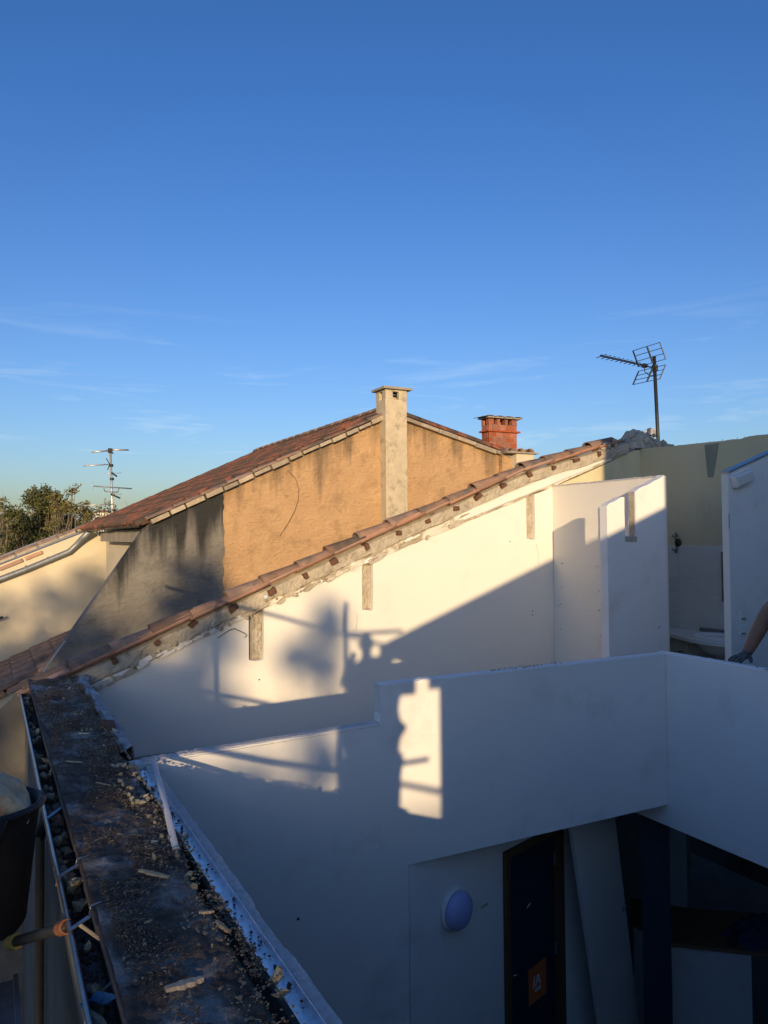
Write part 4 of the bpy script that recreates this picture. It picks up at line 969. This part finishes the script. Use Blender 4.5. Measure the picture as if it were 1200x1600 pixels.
# eaves gutter
MB().grid(60, 8, lambda s, t: (2.0-.075-.075*math.cos(math.pi*t), lerp(VG+.15,VK+.1,s), .215-.075*math.sin(math.pi*t)+.003*math.sin(s*60))).build('eaves_gutter', ZINC, gb, smooth=True)
MB().tube([(1.85,VG+.15,.217),(1.85,VK+.1,.217)], .012, 8).build('gutter_bead', ZINC, gb, smooth=True)
for k in range(13): v = VG+.5+k*.52; MB().bar((1.845,v,.21),(2.02,v,.13), .02, .006).build('gutter_hook', ZINC, gb)
# tall chimney on the gable
cx0, cx1 = P(603,700,'v',VG-.20).x, P(636.5,700,'v',VG-.20).x; dy0, dy1 = VG-.20, VG+.14; ctz = P(620,608,'v',VG-.2).z
tcH = thing('tall_chimney', ((cx0+cx1)/2,VG,-.5), 'tall slender pale rendered chimney with flat slab cap rising up the ochre gable', 'chimney')
hz = ctz-.165; w3 = (cx1-cx0)
MB().box(cx0,cx1,dy0,dy1,-1.2,hz).build('shaft', PALER, tcH, bevel=.008)
o1, o2 = cx0+w3*.34, cx0+w3*.62
for (a, c_, d_, e_) in ((cx0,o1,dy0,dy0+.06),(o2,cx1,dy0,dy0+.06),(cx0,o1,dy1-.06,dy1),(o2,cx1,dy1-.06,dy1),(cx0,cx0+.05,dy0+.06,dy0+.11),(cx0,cx0+.05,dy0+.22,dy1-.06),(cx1-.05,cx1,dy0+.06,dy0+.11),(cx1-.05,cx1,dy0+.22,dy1-.06)):
    MB().box(a,c_,d_,e_,hz-.001,ctz-.04).build('vent_pier', PALER, tcH)
MB().box(cx0,cx1,dy0,dy0+.06,ctz-.04,ctz-.012).build('lintel', PALER, tcH); MB().box(cx0,cx0+.05,dy0+.06,dy1,ctz-.04,ctz-.012).build('lintel', PALER, tcH)
MB().box(cx0+.06,cx1-.06,dy0+.07,dy1-.07,hz-.001,hz+.01).build('flue_mouth', BLACKR, tcH)
MB().box(cx0-.055,cx1+.075,dy0-.06,dy1+.06,ctz-.012,ctz+.028).build('slab_cap', CONC, tcH, bevel=.006)
MB().box(cx0-.004,cx1+.004,dy0-.004,dy1,1.35,1.358).build('lift_joint', RAWD, tcH)
# brick chimney
bv = 13.2; bx0, bx1 = P(764,690,'v',bv).x, P(808,690,'v',bv).x; bz0 = 1.25; 
zb = P(785,705,'v',bv).z; zc = P(785,649,'v',bv).z; zband = P(785,674,'v',bv).z; zop0 = P(785,664,'v',bv).z; zop1 = P(785,656,'v',bv).z
bc_ = thing('brick_chimney', ((bx0+bx1)/2,bv,1.2), 'square red brick chimney with tiled cap behind the gable', 'chimney')
bd = .27; MB().box(bx0+.012,bx1-.012,bv+.012,bv+bd-.012,zb-.3,zop0).build('mortar_core', MORT, bc_)
rowh = (zband-zb+.12)/5; r = 0; z = zb-.14
while z < zop0-.02:
    hh = rowh if z < zband-.02 else zop0-z
    n = 4; w_ = (bx1-bx0)/n; o_ = 0 if r % 2 == 0 else w_/2
    x = bx0-o_
    while x < bx1-.01:
        a, c_ = max(bx0,x), min(bx1,x+w_); MB().box(a+.005,c_-.005,bv,bv+.05,z+.005,z+hh-.006).build('brick', BRICK, bc_, bevel=.003); x += w_
    y = bv+.055-(0 if r % 2 else .12)
    while y < bv+bd-.02:
        a, c_ = max(bv+.055,y), min(bv+bd,y+.24)
        if c_-a > .03: MB().box(bx0,bx0+.05,a,c_-.008,z+.005,z+hh-.006).build('brick', BRICK, bc_, bevel=.003)
        y += .24
    z += hh; r += 1
MB().box(bx0-.05,bx1+.06,bv-.05,bv+bd+.03,zband-.02,zband+.015).build('string_course', BRICK, bc_, bevel=.004)
for x in (bx0, bx0+(bx1-bx0)*.30, bx0+(bx1-bx0)*.58, bx1-.13):
    MB().box(x,x+.13 if x in (bx0,) or x > bx1-.2 else x+.07,bv,bv+.10,zop0,zop1+.02).build('vent_brick', BRICK, bc_)
    MB().box(x,x+.10,bv+bd-.06,bv+bd,zop0,zop1+.02).build('vent_brick', BRICK, bc_)
MB().box(bx0-.06,bx1+.07,bv-.08,bv+bd+.05,zop1+.02,zop1+.05).build('cap_slab', CONC, bc_)
for k in range(4): place(CAPT, 'cap_tile', bc_, (lerp(bx0-.02,bx1-.04,k/3), bv-.11, zop1+.04), Euler((0,random.uniform(-.03,.03),math.pi/2)), (1.1,1.15,.28))
# small white pier with tile cap, right end of the gable
px0, px1 = P(798,725,'v',VG-.05).x, P(824,725,'v',VG-.05).x; pz1 = P(810,711,'v',VG-.05).z
wp = thing('white_pier', ((px0+px1)/2,VG,-1), 'small cream pier capped with broken tiles right of the ochre gable', 'pier')
MB().box(px0-.02,px1,VG-.25,VG+.5,-6.8,pz1).build('body', CREAM, wp, bevel=.01)
MB().box(px0-.22,px0-.021,VG-.10,VG+.5,-6.8,pz1-.02).build('ochre_return', OCHRE, wp)
MB().box(px0-.25,px1+.06,VG-.30,VG+.5,pz1,pz1+.03).build('cap_slab', CONC, wp, bevel=.006)
for k in range(3): place(CAPT, 'cap_tile', wp, (px0-.15+k*.20, VG-.28, pz1+.02), Euler((0,0,math.pi/2+random.uniform(-.2,.2))), (.9,.9,.8))

# ------------------------------------------------------------------ cream house front at the left
chs = thing('cream_house', (.5,18,-6.8), 'cream house wall at the left with tile edge and grey downpipe, dappled by tree shadow', 'house')
a, c = P(125,830,'v',VK+.3), P(0,880,'v',VK+.3); ms = (a.z-c.z)/(a.x-c.x)
zz = lambda u: a.z+(u-a.x)*ms
cz_ = zz
MB().prism([(-9,-6.8),(2.9,-6.8),(2.9,a.z-.15),(1.9,a.z-.02),(-2.5,zz(-2.5)),(-9,zz(-2.5)-2)], 'v', VK+.3, VK+8).build('cream_render', CREAM, chs)
u = -1.5
while u < 1.75:
    L = random.uniform(.36,.44); av = V((1,0,ms)).normalized()
    MB().obox((u+L/2, VK+.27, zz(u+L/2)+.03), av, V((0,1,0)), V((-av.z,0,av.x)), L/2-.006, .09, .03).build('verge_block', VERGE, chs, bevel=.01)
    place(CAPT, 'verge_tile', chs, (u, VK+.36, zz(u)+.07), Euler((0, -math.atan(ms)+.02, 0)), (1,1,.6)); u += L
u = -1.5
while u < .9:
    L = random.uniform(.34,.5); MB().obox((u+L/2, VK+.28, zz(u+L/2)-.12), V((1,0,ms)).normalized(), V((0,1,0)), V((-ms,0,1)).normalized(), L/2-.01, .03, .035).build('exposed_brick', TERRAL, chs); u += L
pts = [(1.95,VK-.05,.13),(1.82,VK+.1,-.02)]+[P(x,y,'v',VK+.2) for (x,y) in ((119,852),(108,862),(40,890),(0,905),(-60,930))]
MB().tube(pts, .062, 12).build('downpipe', ZINC, chs, smooth=True)
for t in (.3,.62):
    q = lerp(pts[3], pts[5], t); MB().lathe(q, (pts[5]-pts[3]), [(.07,-.02),(.07,.02)], 12).build('pipe_clip', ZINC, chs)
MB().bar(P(-10,969,'v',VK+.1), P(5,964,'v',VK+.1), .05, .05).build('hook', DARKM, chs)
# low tiled lean-to at the far left
VN, VF = 15.0, 17.95
n_a, n_b = P(0,1078,'v',VN), P(36,1062,'v',VN); mn_ = .44
lt = thing('lean_to', (.3,16.5,-6.8), 'low lean-to with orange clay tiles and a cream wall at the far left', 'lean-to')
lz = lambda u: n_a.z+(u-n_a.x)*mn_
MB().prism([(-4,-6.8),(1.25,-6.8),(1.25,lz(1.25)-.1),(-4,lz(-4)-.1)], 'v', VN+.1, VF).build('cream_render', CREAM, lt)
for ci in range(15):
    v = VN+.05+ci*.2
    for ri in range(8):
        u = -1.4+ri*.37
        if u < 1.2: place(CAPT, 'roof_tile', lt, (u, v+random.uniform(-.01,.01), lz(u)-.02), Euler((0,-math.atan(mn_)+.03,0)), (1,1.05,.9))
u = -1.5
while u < 1.2:
    MB().obox((u+.18, VN+.02, lz(u+.18)-.08), V((1,0,mn_)).normalized(), V((0,1,0)), V((-mn_,0,1)).normalized(), .172, .06, .05).build('verge_block', TERRAL, lt, bevel=.006); u += .36

# ------------------------------------------------------------------ antennas
def ant_right():
    top_, bot = P(1022,557,'v',9.4), P(1031,700,'v',9.2)
    t = thing('tv_antenna', bot, 'dark UHF television antenna with grid reflector on a tall mast above the yellow wall', 'antenna')
    MB().tube([bot-V((0,0,.8)), top_], .030, 12).build('mast', MASTM, t, smooth=True)
    k = P(1023,575,'v',9.4); tip = P(938,556,'v',9.15)
    bd_ = (tip-k).normalized(); tip = k+bd_*1.30
    MB().bar(k+bd_*-.05, P(938,556,'v',8.9), .020, .018).build('boom', DARKM, t)
    tipw = P(938,556,'v',8.9); rod = (P(957,551,'v',8.9)-P(933,559,'v',8.9)); rod = V((-bd_.y,bd_.x,0)).normalized()
    rod = (P(957,551,'v',9.3)-P(933,560,'v',8.75)); rod = rod.normalized()
    rod = (P(958,551,'v',8.98)-P(933,560,'v',8.84)).normalized()
    for i in range(11):
        c = lerp(tipw, k, .02+i*.078); l = .155-.003*i
        MB().tube([c-rod*l, c+rod*l], .0065, 6).build('director', DARKM, t)
        MB().obox(c+V((0,0,.008)), bd_, rod, V((0,0,1)), .018, .02, .012).build('clip', DARKM, t)
    MB().obox(lerp(tipw,k,.80), bd_, rod, V((0,0,1)), .05, .05, .03).build('balun_box', DARKM, t, bevel=.006)
    MB().tube([lerp(tipw,k,.78), lerp(tipw,k,.80)-V((0,0,.10)), lerp(tipw,k,.90)-V((0,0,.15)), k-V((0,0,.12))], .007, 6).build('coax_loop', DARKM, t, smooth=True)
    MB().lathe(k, (0,0,1), [(.05,-.05),(.055,0),(.05,.05)], 10).build('mast_clamp', DARKM, t)
    # reflector wings, corners taken in their own plane
    def wing(TL, TR, BR, BL, nrod, side):
        for (p, q_) in ((TL,BL),(TR,BR)): MB().bar(p, q_, .022, .014).build('reflector_frame', DARKM, t)
        m0, m1 = lerp(TL,TR,.5), lerp(BL,BR,.5); MB().bar(m0, m1, .026, .02).build('reflector_spine', MASTM, t)
        for i in range(nrod):
            s = i/(nrod-1); MB().tube([lerp(TL,BL,s), lerp(TR,BR,s)], .006, 6).build('reflector_rod', DARKM, t)
    va, vb = 9.35, 9.05
    wing(P(989,548,'v',9.02), P(1031,535,'v',9.55), P(1040,561,'v',9.50), P(998,573,'v',9.0), 4, 1)
    wing(P(998,580,'v',9.0), P(1040,570,'v',9.5), P(1031,592,'v',9.55), P(989,601,'v',9.02), 4, -1)
ant_right()
dsh = thing('satellite_dish', P(1018,684,'v',9.6), 'small grey satellite dish peeping over the ridge rubble by the mast', 'satellite dish')
q = P(1016,678,'v',9.6); dn_ = V((-.75,-.45,.25)).normalized()
MB().lathe(q, dn_, [(.115,0),(.112,.005),(.08,-.025),(.04,-.04),(0,-.045)], 24).build('reflector', DISHM, dsh, smooth=True)
MB().tube([q-dn_*.04, q-dn_*.08-V((0,0,.5))], .02, 8).build('bracket', MASTM, dsh)
def ant_left():
    D = 19.0
    bot, top_ = P(178,806,'v',D), P(172.5,703,'v',D)
    t = thing('tv_antenna', bot, 'pale mast carrying several old TV antennas behind the dark tiled roof', 'antenna')
    MB().tube([bot-V((0,0,1.0)), top_], .026, 10).build('mast', ALUM, t, smooth=True)
    def rod(a, c, r, m, name='rod'): MB().tube([P(*a,'v',D-.05), P(*c,'v',D-.05)], r*.7, 8).build(name, m, t, smooth=True)
    rod((143,706.5),(171,704), .028, ALUM, 'folded_dipole'); rod((173,703),(201,703), .028, ALUM, 'folded_dipole')
    MB().obox(P(172,704,'v',D-.05), V((1,0,0)), V((0,1,0)), V((0,0,1)), .045, .05, .05).build('junction_box', DARKM, t)
    rod((173,704),(177,709), .022, DARKM)
    rod((130,728),(172,725.5), .018, ALUM, 'boom')
    for k in range(9): x = 131+k*4; rod((x,727.5-k*.25-1.2),(x+1,727.5-k*.25+1.6), .012, ALUM, 'director')
    rod((166,716),(172,727), .014, MASTM); rod((172,724),(168,734), .014, MASTM)
    rod((161,740),(190,739), .008, ALUM); rod((174,739),(183,744.5), .026, DARKM); rod((174,738),(178,741), .03, DARKM)
    rod((146,759.5),(206,763.5), .020, ZINC, 'boom'); rod((162,762),(164,768), .016, ZINC); rod((164,768),(184,769), .016, ZINC); rod((184,769),(186,763), .016, ZINC)
    rod((145,752),(145.5,765), .006, ALUM); rod((173,772),(188,778.5), .026, DARKM); rod((172,772),(190,772), .008, ALUM)
    rod((130,790),(176,787.5), .016, ALUM, 'boom')
    for k in range(6): x = 133+k*6; rod((x,787.5),(x+.5,792), .007, ALUM, 'director')
    rod((188,772),(199,789), .005, ALUM, 'guy_wire')
    for z_ in (.15,.55,.95,1.3): MB().lathe(lerp(bot,top_,z_/1.7), (0,0,1), [(.045,-.03),(.05,0),(.045,.03)], 8).build('clamp', MASTM, t)
ant_left()

# ------------------------------------------------------------------ trees
def leafcloud(b, c, rad, n, size, droop=.2):
    for _ in range(n):
        while 1:
            q = V((random.uniform(-1,1),random.uniform(-1,1),random.uniform(-1,1)))
            if q.length < 1: break
        q = q*(.55+.45*random.random())
        p = c+V((q.x*rad.x,q.y*rad.y,q.z*rad.z)); a = V((random.gauss(0,1),random.gauss(0,1),random.gauss(0,1)-droop)).normalized()
        d = a.orthogonal().normalized(); d = (Matrix.Rotation(random.random()*6.28, 3, a)@d); e = a.cross(d); s = size*random.uniform(.6,1.3)
        b.add([p-d*s, p+e*s*.45, p+d*s, p-e*s*.45+a*s*.12], [(0,1,2,3)])
def tree(base, top_z, crown_w, leaf, m, label, group, nclump, dens, size, cshape=(1,1,.8), lift=.45, spread=1, bm_=BARK, branchvis=True, name='leafy_tree', leafm=None):
    base = V(base); H = top_z-base.z
    t = thing(name, base, label, 'tree', group)
    tr = MB(); lf_ = MB(); fork = base+V((random.uniform(-.2,.2),random.uniform(-.2,.2),H*lift))
    tr.tube([base, lerp(base,fork,.5)+V((.06,.03,0)), fork], .16*H/8, 8, .11*H/8)
    for k in range(nclump):
        a = random.random()*6.28; rr_ = crown_w/2*math.sqrt(random.random())*.85; zf = random.random()**1.25
        env = math.sin(math.pi*min(.98,.18+.8*zf))**.6
        c = V((base.x+math.cos(a)*rr_*env*cshape[0], base.y+math.sin(a)*rr_*env*cshape[1], fork.z+(top_z-fork.z)*zf*.93))
        m1 = lerp(fork, c, .5)+V((random.uniform(-.2,.2),random.uniform(-.2,.2),random.uniform(-.1,.25)))
        tr.tube([fork+V((0,0,random.uniform(-.5,.3))), m1, c], .05*H/8, 5, .008)
        for _ in range(3):
            e = c+V((random.gauss(0,.3),random.gauss(0,.3),random.gauss(.1,.25)))*crown_w*.13; tr.tube([m1, lerp(m1,e,.6)+V((0,0,.05)), e], .018*H/8, 4, .004)
            leafcloud(lf_, e, V((1,1,.75))*crown_w*.07*spread, dens//4, size)
        leafcloud(lf_, c, V((1,1,.7))*crown_w*.10*spread, dens, size)
    tr.build('trunk', bm_, t); cr_ = lf_.build('crown', m, t); return t
TB = lambda px, D: (P(px, 839, 'v', D).x, D, -6.8)
random.seed(11)
tz = lambda px, py, D: P(px, py, 'v', D).z
tree(TB(64,33), tz(62,762,33), 4.4, 0, LEAF1, 'dense dark green tree beyond the cream house, middle of the left trees', 'trees beyond the cream house', 90, 260, .065, (1,.8,1), .40, 1.25, name='evergreen_tree')
tree(TB(100,31), tz(98,742,31), 3.2, 0, LEAF2, 'loose olive tree with pale bare limbs beside the dense dark one', 'trees beyond the cream house', 34, 70, .058, (1,1,1), .42, 1.0)
tree(TB(128,31), tz(128,770,31), 2.8, 0, LEAF2, 'small airy olive tree left of the pale antenna mast', 'trees beyond the cream house', 36, 62, .056, (1,1,1), .38)
tree(TB(158,35), tz(162,778,35), 3.8, 0, LEAF2, 'thin sparse tree directly behind the pale antenna mast', 'trees beyond the cream house', 34, 40, .058, (1,1,1), .45)
tree(TB(-8,30), tz(8,750,30), 2.8, 0, LEAF2, 'half-bare tree cut by the left edge of the photo', 'trees beyond the cream house', 26, 55, .058, (1,1,1), .42)
tree(TB(20,40), tz(30,800,40), 5.0, 0, LEAF1, 'low dark bushy tree at the foot of the left trees', 'trees beyond the cream house', 30, 120, .09, (1,1,1), .55, 1.3)
tree(TB(80,42), tz(90,812,42), 4.6, 0, LEAF1, 'low dark bush filling in behind the loose olive tree', 'trees beyond the cream house', 24, 110, .09, (1,1,1), .55, 1.3)
# street trees behind the camera, which dapple the walls
random.seed(5)
BIG = [((-19.8,-28.5),6.6,5.0,95),((-14.9,-26.5),5.5,4.2,90),((-12.0,-24.5),4.25,3.2,46),((-25,-27),6.5,5.5,60),((-13.6,-25.6),4.7,3.2,44),((-17.3,-27.6),5.4,4.0,110),((-22.4,-29.5),5.9,3.6,60),((-16.1,-25.2),3.95,3.8,80),((-21.1,-28.5),6.3,4.6,90)]
for i, ((x, y), tz_, w_, nc) in enumerate(BIG):
    tree((x,y,-6.8), tz_, w_, 0, LEAF2, ['tall street tree behind the camera, leftmost but one', 'middle street tree behind the camera', 'street tree behind the camera nearest the house', 'outermost street tree behind the camera', 'young street tree nearest the crossing behind the camera', 'low street tree between two taller ones behind the camera', 'low street tree by the outermost one behind the camera', 'lowest bushy street tree behind the camera', 'broad street tree second from the outermost behind the camera'][i],
         'street trees behind the camera', int(nc*1.4), 40, .115, (1,1,1), .38, .42)

# ------------------------------------------------------------------ distant houses
def house(px0, px1, py_top, D, label, m):
    a, c = P(px0, py_top, 'v', D), P(px1, py_top, 'v', D); t = thing('distant_house', ((a.x+c.x)/2, D, -6.8), label, 'house', 'distant houses beyond the trees')
    MB().box(a.x,c.x,D,D+7,-6.8,a.z).build('wall', m, t)
    mid_ = (a.x+c.x)/2; MB().prism([(a.x-.3,a.z-.02),(c.x+.3,a.z-.02),(mid_,a.z+(c.x-a.x)*.16)], 'v', D-.3, D+7.3).build('roof', TERRAR, t)
    for k in range(2): x = lerp(a.x,c.x,.3+.4*k); MB().box(x-.45,x+.45,D-.03,D-.002,a.z-1.6,a.z-.5).build('window', DARKM, t)
house(96,138,832,60,'pale yellow house glimpsed between the tree and the roof', CREAM)
house(-12,16,848,52,'cream house glimpsed at the left edge under the trees', CREAM)
house(150,172,800,75,'white house top peeping above the dark roof by the antenna', WHITE)

# ------------------------------------------------------------------ taller house behind the camera: its verge throws the long sloping shadow
def cast(px, py, t=8.3): q = P(px, py, 'v', 7.5); return (q.x-.47*t, q.z+.147*t)
k0, k1 = cast(640,985), cast(865,872)
ks = (k1[1]-k0[1])/(k1[0]-k0[0]); kz = lambda u: k0[1]+(u-k0[0])*ks
uv_ = P(942,720,'v',7.5).x-.47*8.3
ue = P(652,1200,'v',4.6).x; ue = P(687,1150,'v',4.6).x-.47*5.4
th_ = thing('taller_house', (4,-3,-6.8), 'taller cream gabled house adjoining behind the camera', 'house')
MB().prism([(ue,-6.8),(12,-6.8),(12,2.8),(uv_,2.8),(uv_,kz(uv_)),(ue-.36,kz(ue-.36)),(ue-.36,kz(ue-.36)-.12),(ue,kz(ue)-.14)], 'v', -8, -.8).build('gable_wall', CREAM, th_)

rh = thing('sun_block_house', (-30,-40,-6.8), 'long unseen house added across the street behind the camera to block low sun', 'house')  # unseen house added to keep the low sun off the eaves front
MB().box(-50,-13.5,-45,-38,-6.8,4.0).build('wall', CREAM, rh)
MB().prism([(-45.4,4.0),(-37.6,4.0),(-41.5,4.85)], 'u', -50.2, -13.3).build('roof', TERRAR, rh)
for k in range(9): MB().box(-48+k*4,-47+k*4,-38.01,-37.98,.5,2.2).build('window', DARKM, rh)
